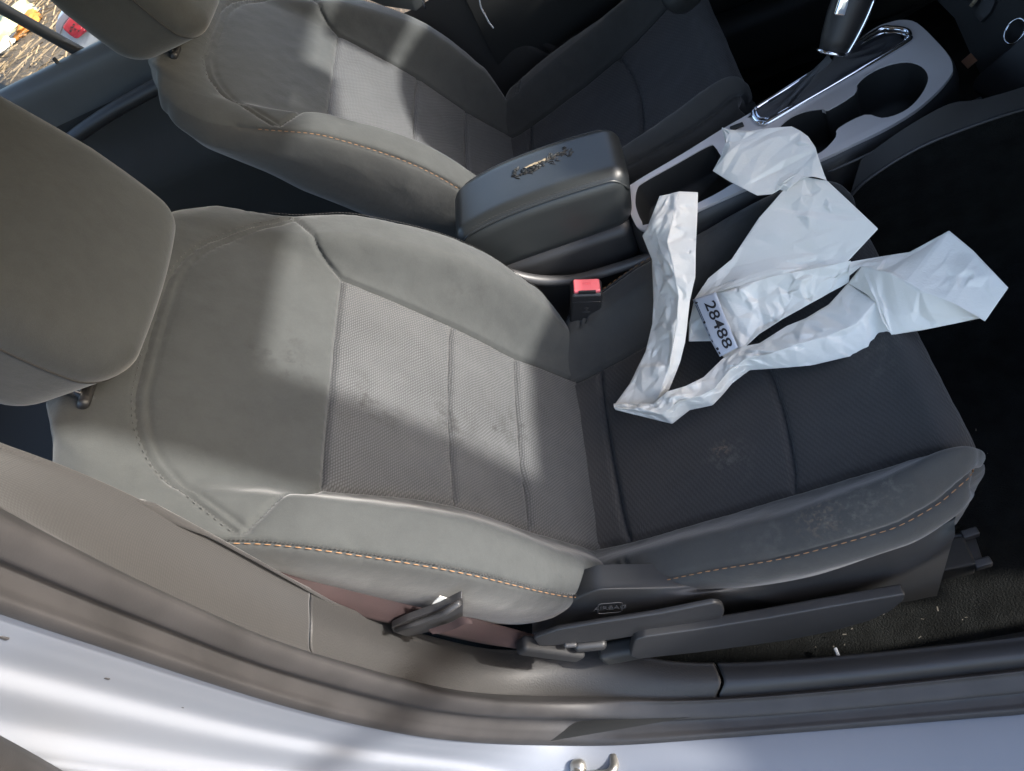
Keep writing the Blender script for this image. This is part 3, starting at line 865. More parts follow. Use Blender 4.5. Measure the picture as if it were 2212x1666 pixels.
rd = thing('rear_door', 'grey rear door on the far side with lock knob and window bar', 'car door', (-.8, .70, .3))
sec = [(.66, .20), (.655, .30), (.64, .45), (.60, .60), (.585, .66), (.60, .71), (.635, .76), (.645, .86), (.648, .915), (.655, .938), (.675, .950), (.70, .946), (.715, .93)]
xs = np.linspace(-1.15, -.42, 30); sp_ = crom(np.array(sec), np.linspace(0, len(sec) - 1, 92))
cut = int(np.argmax(sp_[:, 1] > .845))
mesh_obj('upper_trim', np.array([[(x, y - .006, z) for y, z in sp_[cut:]] for x in xs]).reshape(-1, 3), grid_faces(30, len(sp_) - cut), M['door'], rd)
mesh_obj('lower_panel', np.array([[(x, y, z) for y, z in sp_[:cut + 1]] for x in xs]).reshape(-1, 3), grid_faces(30, cut + 1), simple('rear_lower_panel', (.020, .021, .0205), .85, grain=.001, gscale=200), rd)
k = aty(137, 150, .672)
tube('lock_knob', [k + np.array([0, 0, -.012]), k, k + np.array([-.001, .002, .014]), k + np.array([-.001, .003, .026]), k + np.array([-.001, .003, .0275])], [.006, .0055, .0042, .0046, .002], M['plastic_dark'], rd, seg=10)
tube('lock_collar', [k + np.array([0, 0, -.014]), k + np.array([0, 0, -.004])], .010, M['door'], rd, seg=14)
wa, wb = aty(-60, -17, .71), aty(165, 108, .71)
wt = np.array([.0, .0, .012])
bar = [wa + (wa - wb) * .8, wa, wb, wb + (wb - wa) * .06]
tube('window_bar', bar, .0125, M['black'], rd, seg=10)
gz = np.array([[(x, .708 - (z - .93) * .14, z) for z in (.93, 1.15, 1.36)] for x in (-1.12, -.8, -.42)])
mesh_obj('window_pane', gz.reshape(-1, 3), grid_faces(3, 3), M['glass'], rd)

bench = thing('rear_bench', 'dark rear bench cushion behind the two front seats', 'car seat', (-1.0, 0, .3))
V, F = rbox_data((.26, .58, .12), .06, 10)
mesh_obj('cushion', V + np.array([-1.06, 0, .44]), F, M['plastic_dark'], bench)
rbox('backrest', (-1.42, 0, .78), (.10, .60, .28), .06, M['suede_side'], bench, rot=rotm(0, -.35, 0))
# rear end of the tunnel, mats and heater duct on the rear floor
rbox('tunnel_end', (-.33, .03, .40), (.16, .095, .085), .03, M['plastic'], body, rot=rotm(0, .05, 0))
f1 = [atz(x, y, .33) for x, y in ((250, 300), (330, 335), (400, 372), (520, 402), (640, 428))]
tube('mat_edge', resample([p + np.array([0, 0, .012]) for p in f1], 40), .009, M['black'], body, seg=8)
M['mat'] = simple('floor_mat_grey', (.075, .080, .080), .8, grain=.001, gscale=300)
mt = [[atz(x, y, .335) for x, y in ((225, 300), (330, 340), (400, 378), (520, 408), (640, 432))], [atz(x, y, .33) for x, y in ((200, 380), (300, 420), (400, 440), (520, 450), (640, 470))]]
loft_curves('floor_mat', mt, M['mat'], body, 30, 8)
tube('armrest_ridge', resample([aty(x, y, .575) for x, y in ((120, 330), (180, 282), (250, 236), (300, 208), (350, 181), (400, 155))], 30), .016, M['plastic'], rd, seg=10)
rbox('seat_belt_cover', atz(385, 415, .40), (.055, .022, .018), .014, simple('light_grey_plastic', (.16, .16, .18), .5), body, rot=rotm(0, .2, -.25))

# ------------------------------------------------------------------ seat side plastics
vx = np.linspace(1150, 2062, 40)
def along(c, Y, xs=vx):
    c = np.array(c, float)
    return [aty(x, float(pch(c[:, 0], c[:, 1], x)), Y) for x in xs]
v_top = along([(1150, 1345), (1230, 1290), (1300, 1264), (1450, 1260), (1600, 1243), (1823, 1200), (1951, 1160), (2043, 1120), (2070, 1105)], -.596)
v_mid = along([(1150, 1366), (1230, 1318), (1300, 1282), (1450, 1276), (1600, 1260), (1823, 1220), (1951, 1182), (2043, 1142), (2070, 1124)], -.604)
v_sho = along([(1150, 1385), (1230, 1362), (1300, 1342), (1450, 1303), (1560, 1283), (1640, 1290), (1700, 1300), (1780, 1287), (1900, 1250), (2000, 1205), (2045, 1172), (2070, 1150)], -.612)
v_low = [p + np.array([0, .006, -.05]) for p in v_sho]
v_bot = [np.array([p[0], -.585, .33]) for p in v_sho]
sv = loft_rows('side_shield', [offs(v_top, (0, .03, -.012)), v_top, v_mid, v_sho, v_low, v_bot], M['plastic'], pas, 41)
# moulded AIRBAG tag
A_ = v_mid[7]; tl = aty(1289, 1292, -.607); tr_ = aty(1341, 1288, -.607); bl = aty(1291, 1313, -.610); brr = aty(1341, 1308, -.610)
ex = tr_ - tl; ex /= np.linalg.norm(ex); ey = tl - bl; ey -= ex * (ey @ ex); hgt = np.linalg.norm(ey); ey /= hgt; ez = np.cross(ex, ey)
if ez[1] > 0: ez = -ez
def text_mesh(name, txt, size, origin, ex, ey, mat, parent, extrude=.0003, align='CENTER', bold=0.0, sx=1.0):
    cu = bpy.data.curves.new(name, 'FONT'); cu.body = txt; cu.size = size; cu.align_x = align; cu.align_y = 'CENTER'; cu.extrude = extrude; cu.offset = bold
    ob = bpy.data.objects.new(name, cu); COL.objects.link(ob)
    bpy.context.view_layer.update()
    dg = bpy.context.evaluated_depsgraph_get()
    me = bpy.data.meshes.new_from_object(ob.evaluated_get(dg))
    bpy.data.objects.remove(ob)
    V = np.array([v.co for v in me.vertices]); ez_ = np.cross(ex, ey)
    W = origin + V[:, :1] * sx * ex + V[:, 1:2] * ey + V[:, 2:] * ez_
    F = [tuple(p.vertices) for p in me.polygons]
    bpy.data.meshes.remove(me)
    return mesh_obj(name, W, F, mat, parent, smooth=False)
cen = (tl + tr_ + bl + brr) / 4 + ez * .008
rr = rounded([cen + ex * sx * .5 * np.linalg.norm(tr_ - tl) + ey * sy * .5 * hgt for sx, sy in ((-1, -1), (1, -1), (1, 1), (-1, 1))], .004, 5)
tube('tag_outline', rr, .0006, M['plastic_grey'], sv, seg=5, close=True)
text_mesh('airbag_lettering', 'AIRBAG', hgt * .5, cen, ex, ey, M['plastic_grey'], sv)
rl = [aty(x, y, -.631) for x, y in ((1152, 1380), (1205, 1362), (1300, 1346), (1420, 1328), (1545, 1303), (1562, 1308), (1566, 1322), (1560, 1340), (1545, 1350), (1420, 1368), (1300, 1386), (1165, 1398))]
plate('recline_lever', rounded(rl, .004, 3), (0, .007, 0), M['plastic'], pas, bevel=.0032, seg=4)
rl = [aty(x, y, -.640) for x, y in ((1366, 1400), (1372, 1384), (1392, 1377), (1500, 1362), (1650, 1338), (1800, 1311), (1957, 1284), (1952, 1298), (1925, 1320), (1880, 1341), (1800, 1364), (1700, 1384), (1600, 1398), (1500, 1411), (1380, 1424), (1362, 1418))]
plate('height_lever', rounded(rl, .003, 3), (0, .013, 0), M['plastic'], pas, bevel=.0055, seg=4)
rbox('lever_pivot', aty(1345, 1405, -.622), (.030, .012, .016), .008, M['plastic_dark'], pas, n=3)
hc_ = [aty(x, y, -.14) for x, y in ((1180, 755), (1205, 742), (1235, 735), (1262, 716))]
tube('hinge_cover', resample(hc_, 14), .0105, M['plastic_grey'], pas, seg=10)
hd = [aty(x, y, .60) for x, y in ((1070, 232), (1095, 228), (1125, 222), (1150, 206))]
tube('hinge_cover', resample(hd, 14), .010, M['plastic_grey'], drv, seg=10)
# lower plastic on the console side of the driver's seat
rbox('side_shield', (.12, .132, .43), (.20, .012, .09), .01, M['plastic'], drv)

# ------------------------------------------------------------------ seat belt and buckle
sbelt = thing('seat_belt', 'maroon brown seat belt webbing with black latch tongue hanging beside the outer bolster', 'seat belt', tuple(aty(1200, 1400, -.61)))
wx = np.linspace(520, 1245, 40)
wu = along([(520, 1203), (540, 1213), (640, 1245), (760, 1272), (860, 1295), (930, 1311), (1050, 1343), (1150, 1370), (1200, 1384), (1245, 1392)], -.608, wx)
wl = along([(520, 1232), (540, 1243), (640, 1284), (760, 1328), (860, 1352), (930, 1367), (1050, 1392), (1150, 1406), (1200, 1412), (1245, 1414)], -.626, wx)
wm = [p * .5 + q * .5 + np.array([0, -.002, .001]) for p, q in zip(wu, wl)]
ob = loft_rows('webbing', [wu, wm, wl], M['belt'], sbelt, 9)
md = ob.modifiers.new('thick', 'SOLIDIFY'); md.thickness = .0016
tg = [aty(x, y, -.634) for x, y in ((845, 1357), (880, 1340), (950, 1315), (985, 1297), (998, 1291), (1001, 1300), (1001, 1330), (994, 1340), (960, 1350), (925, 1366), (880, 1376), (850, 1366))]
plate('latch_tongue', rounded(tg, .002, 3), (0, .008, 0), M['plastic_grey'], sbelt, bevel=.003, seg=3)
tube('tongue_slot_edge', [aty(x, y, -.640) for x, y in ((855, 1361), (900, 1347), (960, 1325), (992, 1303))], .0032, M['plastic_grey'], sbelt, seg=8)
mtg = [aty(x, y, -.626) for x, y in ((930, 1311), (938, 1300), (950, 1289), (976, 1296), (966, 1303), (955, 1312))]
plate('white_care_tag', mtg, (0, .001, 0), M['paper'], sbelt, bevel=0)
fo = [[aty(x, y, -.640) for x, y in ((925, 1360), (950, 1352), (975, 1344), (1000, 1332), (1020, 1340))], [aty(x, y, -.645) for x, y in ((935, 1370), (955, 1367), (980, 1360), (1002, 1350), (1022, 1348))]]
loft_curves('webbing_fold', fo, M['belt'], sbelt, 16, 5)
rbox('anchor', aty(1190, 1402, -.628), (.045, .010, .012), .006, M['black'], sbelt, rot=rotm(0, .9, 0), n=3)
rbox('anchor_bolt', aty(1232, 1393, -.632), (.008, .0035, .0035), .003, M['plastic_grey'], sbelt, rot=rotm(0, .4, 0), n=2)
rbox('anchor_cap', aty(1275, 1393, -.630), (.020, .007, .008), .006, M['plastic'], sbelt, rot=rotm(0, .3, 0), n=3)

bk = thing('belt_buckle', 'black seat belt buckle with a red release button between seat and console', 'buckle', (.08, -.13, .5))
axd = np.array([.33, -.10, .92]); axd /= np.linalg.norm(axd)
b_top = aty(1267, 620, -.128)
exb = np.array([.94, -.05, -.33]); exb -= axd * (exb @ axd); exb /= np.linalg.norm(exb); eyb = np.cross(axd, exb)
RB = np.stack([exb, eyb, axd], 1)
rbox('housing', b_top - axd * .040, (.0235, .0160, .040), .005, M['plastic'], bk, rot=RB, n=4)
rbox('release_button', b_top + axd * .0015, (.0200, .0118, .004), .0028, M['red'], bk, rot=RB, n=3)
rbox('button_slot', b_top + axd * .003 - eyb * .0124, (.0130, .0016, .003), .001, M['black'], bk, rot=RB, n=2)
tube('seam_ring', [b_top - axd * .016 + exb * a * .0238 + eyb * b * .0163 for a, b in ((-1, -1), (1, -1), (1, 1), (-1, 1))], .0005, M['plastic_grey'], bk, seg=5, close=True)
text_mesh('press_lettering', 'PRESS', .005, b_top + axd * .0058 + eyb * .002, exb, eyb, M['red'], bk)
for q, w in ((.031, .008), (.036, .004), (.041, .013)):
    tube('moulded_mark', [b_top - axd * q - eyb * .0163 - exb * w * .5, b_top - axd * q - eyb * .0163 + exb * w * .5], .0005, M['plastic_grey'], bk, seg=5)
tube('stalk', [b_top - axd * .07, b_top - axd * .10, b_top - axd * .14 + np.array([-.01, 0, 0])], [.012, .010, .010], M['plastic_dark'], bk, seg=10, flat=.6)
rbox('stalk_bolt', aty(1228, 708, -.135), (.014, .008, .006), .004, M['plastic'], bk, n=2)

# ------------------------------------------------------------------ centre console
con = thing('centre_console', 'centre console with silver bezel, cup holders, shifter slot and torn black armrest', 'console', (.3, .015, .36))
BP0 = (.222, -.075, .643); BN = np.array([-.08, 0, 1.]); BN /= np.linalg.norm(BN)
bz = lambda pts, lift=0: [atplane(x, y, np.array(BP0) + BN * lift, BN) for x, y in pts]
b_out = [(1361, 400), (1475, 332), (1558, 280), (1631, 238), (1721, 178), (1810, 118), (1888, 62), (1923, 48), (1951, 43), (1981, 50), (2021, 87), (2051, 123), (2058, 147), (2053, 163), (2025, 197), (1975, 240), (1908, 280), (1841, 312), (1781, 341), (1690, 376), (1601, 412), (1511, 452), (1420, 490), (1391, 497), (1371, 483), (1356, 440), (1354, 420)]
b_tray = [(1374, 450), (1372, 430), (1376, 407), (1390, 393), (1460, 354), (1530, 315), (1545, 318), (1556, 335), (1588, 383), (1578, 400), (1511, 437), (1400, 484), (1386, 478)]
b_cup = [(1668, 300), (1681, 277), (1708, 253), (1741, 240), (1775, 235), (1790, 237), (1845, 203), (1851, 183), (1875, 160), (1915, 141), (1958, 133), (1991, 143), (2005, 167), (1995, 197), (1971, 227), (1941, 246), (1905, 255), (1868, 248), (1811, 277), (1805, 297), (1775, 328), (1730, 345), (1690, 335)]
b_slot = [(1628, 247), (1636, 262), (1650, 266), (1668, 260), (1800, 184), (1950, 97), (1964, 80), (1958, 67), (1925, 62), (1890, 70), (1760, 155), (1650, 224), (1632, 238)]
def smooth_loop(P, k=4):
    P = np.array(P); n = len(P)
    Q = np.vstack([P[-2:], P, P[:3]])
    t = np.linspace(2, n + 2, n * k, endpoint=False)
    return list(crom(Q, t))
o3, t3, c3, s3 = smooth_loop(bz(b_out), 3), smooth_loop(bz(b_tray), 3), bz(b_cup), bz(b_slot)
plate('bezel', o3, tuple(-BN * .007), M['silver'], con, holes=[t3, smooth_loop(c3, 3), s3], bevel=.0022, seg=3)
def well(name, loop, depth, shrink, mat):
    P = np.array(loop); c = P.mean(0); rows = []
    for k, f in ((-.002, 1.0), (.25, .985), (.8, 1 - shrink), (1.0, 1 - shrink * 1.6)):
        q = c + (P - c) * f; q = q - BN * (depth * k + .002); rows.append(q)
    rows.append(np.repeat((c - BN * depth * 1.02)[None], len(P), 0))
    V = np.array(rows); n = len(P)
    return mesh_obj(name, V.reshape(-1, 3), grid_faces(len(rows), n, True), mat, con)
well('storage_tray', t3, .055, .06, M['plastic_dark'])
well('cup_holder', smooth_loop(c3, 3), .075, .05, M['plastic_dark'])
well('shifter_well', s3, .03, .05, M['plastic_dark'])
rbox('tray_button', atplane(1592, 275, np.array(BP0), BN) + BN * .001, (.010, .005, .002), .0015, M['plastic_dark'], con, n=2)
ring = smooth_loop(bz(b_slot, .002), 6)
tube('shifter_surround', ring, .0042, M['chrome'], con, seg=10, close=True)
ci = np.array(ring).mean(0)
tube('shifter_inner_rim', [ci + (p - ci) * np.array([.955, .80, .955]) + BN * .0005 for p in ring], .0018, M['chrome'], con, seg=8, close=True)
# console sides: bezel outline carried down and flared, extended back under the armrest
side = o3; side = np.array(side)
rows = []
for dz, fl in ((.004, .001), (.010, .006), (.022, .009), (.07, .012), (.16, .018), (.30, .022)):
    q = side - np.array([0, 0, dz]); c = np.array([.42, .045, 0])
    d = q - c; d[:, 2] = 0; d[:, 0] *= .25; d /= np.linalg.norm(d, axis=1, keepdims=True)
    rows.append(q + d * fl)
mesh_obj('console_body', np.array(rows).reshape(-1, 3), grid_faces(len(rows), len(side), True), M['plastic'], con)
rbox('armrest_box', (.066, .016, .500), (.142, .076, .145), .02, M['plastic'], con, n=6)
lt = [aty(x, y, -.085) for x, y in ((1095, 590), (1140, 602), (1190, 607), (1250, 602), (1330, 580), (1400, 556), (1490, 522), (1600, 480), (1700, 445))]
tube('lower_trim', resample(lt, 40), .0085, M['plastic_grey'], con, seg=10, flat=1.0)
# armrest lid: crowned, leather-look, with piping along both top edges
ac = np.array([.084, .014, .680]); ah = (.137, .069, .052)
def awarp(v):
    x, y, z = v
    cr = .010 * (1 - (x / ah[0]) ** 2) * (1 if z > 0 else .2) - .012 * max(0, -x / ah[0]) ** 3
    nar = 1 - .05 * max(0, z / ah[2]) - .06 * (x / ah[0]) ** 4
    return np.array([x + .010 * (z / ah[2]) * (1 if x > 0 else -.4), y * nar, z + cr])
lid = rbox('armrest_lid', ac, ah, .026, M['leather'], con, n=18, warp=awarp)
for sg in (-1, 1):
    pip = [ac + awarp(np.array([x, sg * (.0655 - .010 * max(0, (abs(x) - .11) / .03) ** 2), (.0425 - .03 * max(0, (abs(x) - .105) / .03) ** 2)])) for x in np.linspace(-.134, .134, 40)]
    tube('piping', pip, .0019, M['leather'], lid, seg=8)
    pip2 = [p + np.array([0, -sg * .006, .0035]) for p in pip]
    stitches('stitching', pip2, M['thread_dark'], lid, length=.004, gap=.002, r=.0006)
# torn, cracked patch showing foam
az_ = lambda x, y: (lambda P: np.array([P[0], P[1], ac[2] + awarp(np.array([P[0] - ac[0], 0, ah[2]]))[2] + .0006]))(atz(x, y, .744))
crk = [(1093, 382), (1110, 376), (1130, 366), (1150, 355), (1165, 350), (1185, 340), (1200, 334), (1215, 328), (1232, 322)]
rc = np.random.default_rng(3)
foam_u = []; foam_l = []
for i, (x, y) in enumerate(resample([(1128, 364), (1150, 354), (1168, 347), (1185, 339), (1205, 330), (1224, 321)], 26)):
    w = 2.4 * math.sin(math.pi * (i + .5) / 26) ** .6 + 1
    foam_u.append(az_(x, y - w * rc.uniform(.5, 1.1))); foam_l.append(az_(x, y + w * rc.uniform(.3, 1.0)))
fm = np.array([foam_u, foam_l]).transpose(1, 0, 2)
mesh_obj('exposed_foam', fm.reshape(-1, 3), grid_faces(26, 2), M['foam'], lid, smooth=False)
segs = []
for i in range(64):
    t = rc.uniform(0, 1); bx, by = 1098 + t * 130, 382 - t * 58 + rc.normal(0, 4) + (4 if i % 2 else -2)
    L_ = rc.uniform(6, 16); an = rc.uniform(-.9, .35)
    q = [(bx + k * L_ / 3 * math.cos(an) + rc.normal(0, 1.2), by + k * L_ / 3 * math.sin(an) + rc.normal(0, 1.2)) for k in range(4)]
    segs.append(q)
for q in segs:
    tube('leather_crack', [az_(*p) for p in q], [.0003, .0011, .0009, .0002], M['black'], lid, seg=5)
for q in segs[::2]:
    tube('curled_edge', [az_(p[0] + 1, p[1] - 3.0) + np.array([0, 0, .0006]) for p in q], [.0003, .0012, .001, .0002], M['leather'], lid, seg=5)
# shift lever: boot gathered up from the slot, knob with chrome edge
lev = thing('gear_lever', 'black gear lever with chrome edged knob and gathered leather boot', 'gear lever', tuple(atplane(1760, 190, np.array(BP0), BN)))
kb = aty(1797, 114, .045)
loop = np.array(smooth_loop(bz(b_slot, -.004), 3)); cl = loop.mean(0); cl2 = atplane(1765, 185, np.array(BP0), BN)
rows = []
for f in np.linspace(0, 1, 14):
    sc = (1 - f) ** .95 * .80 + .20 * (1 - f * .55)
    c = cl * (1 - f) ** 2 + (cl2 + (kb - cl2) * (f * .96 + .02)) * (1 - (1 - f) ** 2)
    d = (loop - cl) * np.array([sc * (1 - .55 * f), max(sc, .38), sc * .5])
    th = np.arange(len(loop)) / len(loop) * 2 * math.pi
    wr = 1 + .20 * np.sin(th * 7 + f * 9) * math.sin(math.pi * min(1, f + .1)) + .05 * np.sin(th * 13 - f * 14)
    q = c + d * wr[:, None]
    rows.append(q)
mesh_obj('boot', np.array(rows).reshape(-1, 3), grid_faces(14, len(loop), True), simple('boot_leather', (.050, .050, .054), .65, grain=.0006, gscale=500), lev)
kt = aty(1852, -60, .075)
ka = kt - kb; kl = np.linalg.norm(ka); ka /= kl
kx = np.array([1., 0, -.1]); kx -= ka * (kx @ ka); kx /= np.linalg.norm(kx); ky = np.cross(ka, kx)
rowsk = []
for f, a, b in ((0, .012, .013), (.02, .0185, .018), (.2, .0225, .020), (.5, .026, .022), (.75, .026, .024), (.92, .025, .022), (1, .012, .010)):
    rowsk.append([kb + ka * kl * f + kx * a * math.cos(t) + ky * b * math.sin(t) + kx * .006 * f for t in np.linspace(0, 2 * math.pi, 28, endpoint=False)])
knob = mesh_obj('knob', np.array(rowsk).reshape(-1, 3), grid_faces(7, 28, True), M['plastic'], lev)
ce = [kb + ka * kl * f + kx * (a + .001) + ky * (-.004) + kx * .006 * f for f, a in ((.02, .0185), (.1, .0205), (.25, .0232), (.5, .026), (.72, .0265))]
tube('chrome_edge', resample(ce, 24), .0028, M['chrome'], knob, seg=8)
cr_ = [kb + ka * kl * .015 + kx * .0195 * math.cos(t) + ky * .019 * math.sin(t) for t in np.linspace(0, 2 * math.pi, 40, endpoint=False)]
tube('chrome_collar', cr_, .0026, M['chrome'], knob, seg=8, close=True)
rbox('knob_button', kb + ka * kl * .62 - kx * .012 - ky * .017, (.008, .004, .014), .003, M['chrome'], knob, rot=np.stack([kx, ky, ka], 1), n=3)

# ------------------------------------------------------------------ lower dash at the front of the console
dash = thing('dashboard', 'black lower dashboard with a chrome ringed power socket ahead of the gear lever', 'dashboard', (.85, .05, .5))
DN = np.array([-.80, -.10, .59]); DN /= np.linalg.norm(DN); DP = np.array([.80, .10, .66])
dp = lambda x, y, lift=0: atplane(x, y, DP + DN * lift, DN)
d_ = [dp(x, y) for x, y in ((1960, -60), (2060, 40), (2100, 130), (2130, 190), (2330, 60), (2330, -150), (2040, -150))]
plate('socket_panel', d_, tuple(-DN * .02), M['plastic_dark'], dash, bevel=.004)
sc_ = dp(2193, 68, .003); e1 = np.cross(DN, [0, 0, 1]); e1 /= np.linalg.norm(e1); e2 = np.cross(DN, e1)
tube('socket_ring', [sc_ + e1 * .0165 * math.cos(t) + e2 * .0165 * math.sin(t) for t in np.linspace(0, 2 * math.pi, 40, endpoint=False)], .0018, M['chrome'], dash, seg=8, close=True)
tube('socket_cap', [sc_ - DN * .01, sc_ + DN * .001], .0145, M['black'], dash, seg=24)
plate('usb_flap', [dp(x, y, .004) for x, y in ((2098, 10), (2112, -14), (2150, 2), (2138, 28), (2118, 48), (2104, 34))], tuple(-DN * .004), M['plastic'], dash, bevel=.001)
tube('brass_contact', [dp(2097, 14, .009), dp(2116, -12, .009)], .003, M['foam'], dash, seg=6)
rbox('loose_coin', dp(2094, 132, .006), (.008, .008, .0012), .001, simple('copper_coin', (.30, .16, .10), .4, metal=.6), dash, rot=rotm(.5, -.6, 0), n=4)
# side cheek of the stack and the knee edge running down to the carpet
ck = [dp(x, y, .03) for x, y in ((2096, 190), (2104, 168), (2222, 62), (2330, 20), (2330, 200), (2212, 226), (2130, 214), (2112, 205))]
plate('stack_cheek', rounded(ck, .01, 4), tuple(-DN * .03), M['plastic'], dash, bevel=.006, seg=3)
tube('knee_edge', resample([aty(x, y, -.125) for x, y in ((1835, 426), (1870, 392), (1930, 350), (2000, 312), (2080, 280), (2150, 255), (2212, 236), (2330, 205))], 40), .0022, M['plastic_grey'], dash, seg=8)
kp = [[aty(x, y, -.125) for x, y in ((1835, 426), (1930, 350), (2080, 280), (2212, 236), (2330, 205))], [aty(x, y, -.11) for x, y in ((1860, 345), (1950, 280), (2050, 225), (2130, 212), (2330, 150))]]
loft_curves('knee_panel', kp, M['black'], dash, 24, 6)
lp = [[aty(x, y, -.124) + np.array([0, .003, -.003]) for x, y in ((1835, 426), (1930, 350), (2080, 280), (2212, 236), (2330, 205))], [np.array([p[0], -.10, .34]) for p in [aty(x, y, -.124) for x, y in ((1835, 426), (1930, 350), (2080, 280), (2212, 236), (2330, 205))]]]
loft_curves('knee_carpet', lp, M['carpet'], dash, 24, 8)
tube('trim_line', resample([aty(x, y, -.105) for x, y in ((1790, 372), (1870, 336), (1960, 290), (2060, 238), (2120, 212))], 30), .0018, M['plastic_grey'], dash, seg=6)
# loose white thread by the far door
th_ = thing('loose_thread', 'frayed white thread hanging down by the far door pillar', 'thread', tuple(aty(1066, 62, .60)))
tube('thread', resample([aty(x, y, .60) for x, y in ((1030, -40), (1036, 0), (1040, 18), (1050, 36), (1056, 48), (1066, 61))], 30), .0016, M['label'], th_, seg=6)
sb = thing('seat_belt', 'grey seat belt stub with shiny buckle edge above the far seat', 'seat belt', tuple(aty(850, 5, .62)))
plate('strap', [aty(x, y, .62) for x, y in ((770, -40), (785, -4), (830, 14), (900, 24), (915, 10), (905, -40))], (0, .006, 0), M['door'], sb, bevel=.002)
tube('metal_edge', [aty(x, y, .612) for x, y in ((905, -20), (914, 0), (918, 18))], .003, M['chrome'], sb, seg=8)

# ------------------------------------------------------------------ crumpled white paper on the passenger cushion
paper = thing('crumpled_paper', 'torn crumpled white paper sheet with a numbered sticker lying across the seat cushion', 'paper', (.30, -.30, .56))
def facets(Lu, Lv, pu, pv, seed, lam, amp):
    """piecewise-flat random relief: heights at scattered points, linear on their Delaunay triangles, zero on the border"""
    r = np.random.default_rng(seed)
    n = max(4, int(Lu * Lv / lam ** 2 * 1.15))
    P = [(r.uniform(.04, .96) * Lu, r.uniform(.08, .92) * Lv) for _ in range(n)]; H = [r.uniform(-1, 1) * amp for _ in range(n)]
    for k in np.linspace(0, 1, max(3, int(Lu / lam)) + 1):
        for v in (0, Lv):
            P.append((k * Lu, v)); H.append(r.uniform(-.15, .15) * amp)
    for k in np.linspace(0, 1, max(2, int(Lv / lam)) + 1)[1:-1]:
        for u in (0, Lu):
            P.append((u, k * Lv)); H.append(r.uniform(-.2, .2) * amp)
    res = delaunay_2d_cdt([Vector(p) for p in P], [], [], 0, 1e-6)
    vs = np.array([tuple(v) for v in res[0]]); H = np.array([H[o[0]] if o else 0. for o in res[3]])
    out = np.zeros(pu.shape); 
    for f in res[2]:
        if len(f) != 3: continue
        A, B_, C_ = vs[f[0]], vs[f[1]], vs[f[2]]
        den = (B_[1] - C_[1]) * (A[0] - C_[0]) + (C_[0] - B_[0]) * (A[1] - C_[1])
        if abs(den) < 1e-14: continue
        l1 = ((B_[1] - C_[1]) * (pu - C_[0]) + (C_[0] - B_[0]) * (pv - C_[1])) / den
        l2 = ((C_[1] - A[1]) * (pu - C_[0]) + (A[0] - C_[0]) * (pv - C_[1])) / den
        l3 = 1 - l1 - l2; m = (l1 > -1e-6) & (l2 > -1e-6) & (l3 > -1e-6)
        out[m] = (l1 * H[f[0]] + l2 * H[f[1]] + l3 * H[f[2]])[m]
    return out
def sheet(name, A, B_, nu=46, nv=14, amp=.10, lam=.045, seed=1, bow=.0):
    """A, B_: two edges of the sheet (image position, height); the paper spans between them and is crumpled"""
    nu = int(nu * 2.6); nv = int(nv * 2.6)
    EA = resample([atz(x, y, z) for x, y, z in A], nu, smooth=False); EB = resample([atz(x, y, z) for x, y, z in B_], nu, smooth=False)
    f = np.linspace(0, 1, nv)[None, :, None]
    G = EA[:, None] * (1 - f) + EB[:, None] * f
    G[..., 2] += bow * 4 * f[..., 0] * (1 - f[..., 0])
    Lu = .5 * (np.linalg.norm(np.diff(EA, axis=0), axis=1).sum() + np.linalg.norm(np.diff(EB, axis=0), axis=1).sum()); Lv = np.linalg.norm(EA - EB, axis=1).mean()
    pu, pv = np.meshgrid(np.linspace(0, Lu, nu), np.linspace(0, Lv, nv), indexing='ij')
    d = facets(Lu, Lv, pu, pv, seed, lam, amp * lam) + facets(Lu, Lv, pu, pv, seed + 50, lam * .42, amp * lam * .42)
    G = G + np.array([-.15, -.40, .90]) * d[..., None]
    o = mesh_obj(name, G.reshape(-1, 3), grid_faces(nu, nv), M['paper'], paper, smooth=True)
    md = o.modifiers.new('thick', 'SOLIDIFY'); md.thickness = .0003
    return o
# standing strip on the console side, folded lengthwise
S1L = [(1425, 424, .690), (1400, 490, .670), (1388, 510, .655), (1408, 560, .640), (1412, 650, .610), (1409, 700, .595), (1395, 760, .580), (1360, 830, .560), (1326, 876, .545)]
S1M = [(1468, 414, .698), (1448, 490, .686), (1440, 520, .678), (1452, 570, .668), (1466, 640, .644), (1458, 720, .620), (1446, 790, .598), (1430, 840, .578), (1412, 878, .555)]
S1R = [(1508, 416, .690), (1506, 480, .680), (1503, 540, .670), (1502, 600, .655), (1490, 650, .635), (1480, 740, .605), (1470, 780, .590), (1446, 840, .570), (1424, 874, .552)]
sheet('paper_strip', S1L, S1M, 60, 12, 0.22, 0.03, 3)
sheet('paper_strip', S1M, S1R, 60, 10, 0.2, 0.028, 4)
# corner and long strip towards the door side
S2U = [(1326, 872, .552), (1412, 872, .575), (1440, 846, .590), (1480, 835, .588), (1520, 815, .585), (1560, 776, .590), (1605, 748, .597), (1640, 742, .600), (1700, 704, .612), (1740, 688, .620), (1790, 658, .628), (1832, 612, .640)]
S2M = [(1326, 880, .556), (1430, 895, .578), (1465, 868, .592), (1510, 856, .594), (1545, 838, .596), (1575, 800, .602), (1612, 775, .612), (1660, 765, .622), (1720, 745, .630), (1780, 728, .636), (1850, 700, .646), (1895, 650, .660)]
S2L = [(1330, 886, .550), (1452, 916, .552), (1490, 886, .560), (1540, 876, .566), (1564, 850, .572), (1582, 828, .578), (1620, 800, .585), (1680, 796, .592), (1750, 790, .600), (1830, 772, .610), (1915, 748, .622), (1926, 724, .640)]
sheet('paper_strip', S2U, S2M, 70, 12, 0.3, 0.024, 7)
sheet('paper_strip', S2M, S2L, 70, 12, 0.3, 0.024, 8)
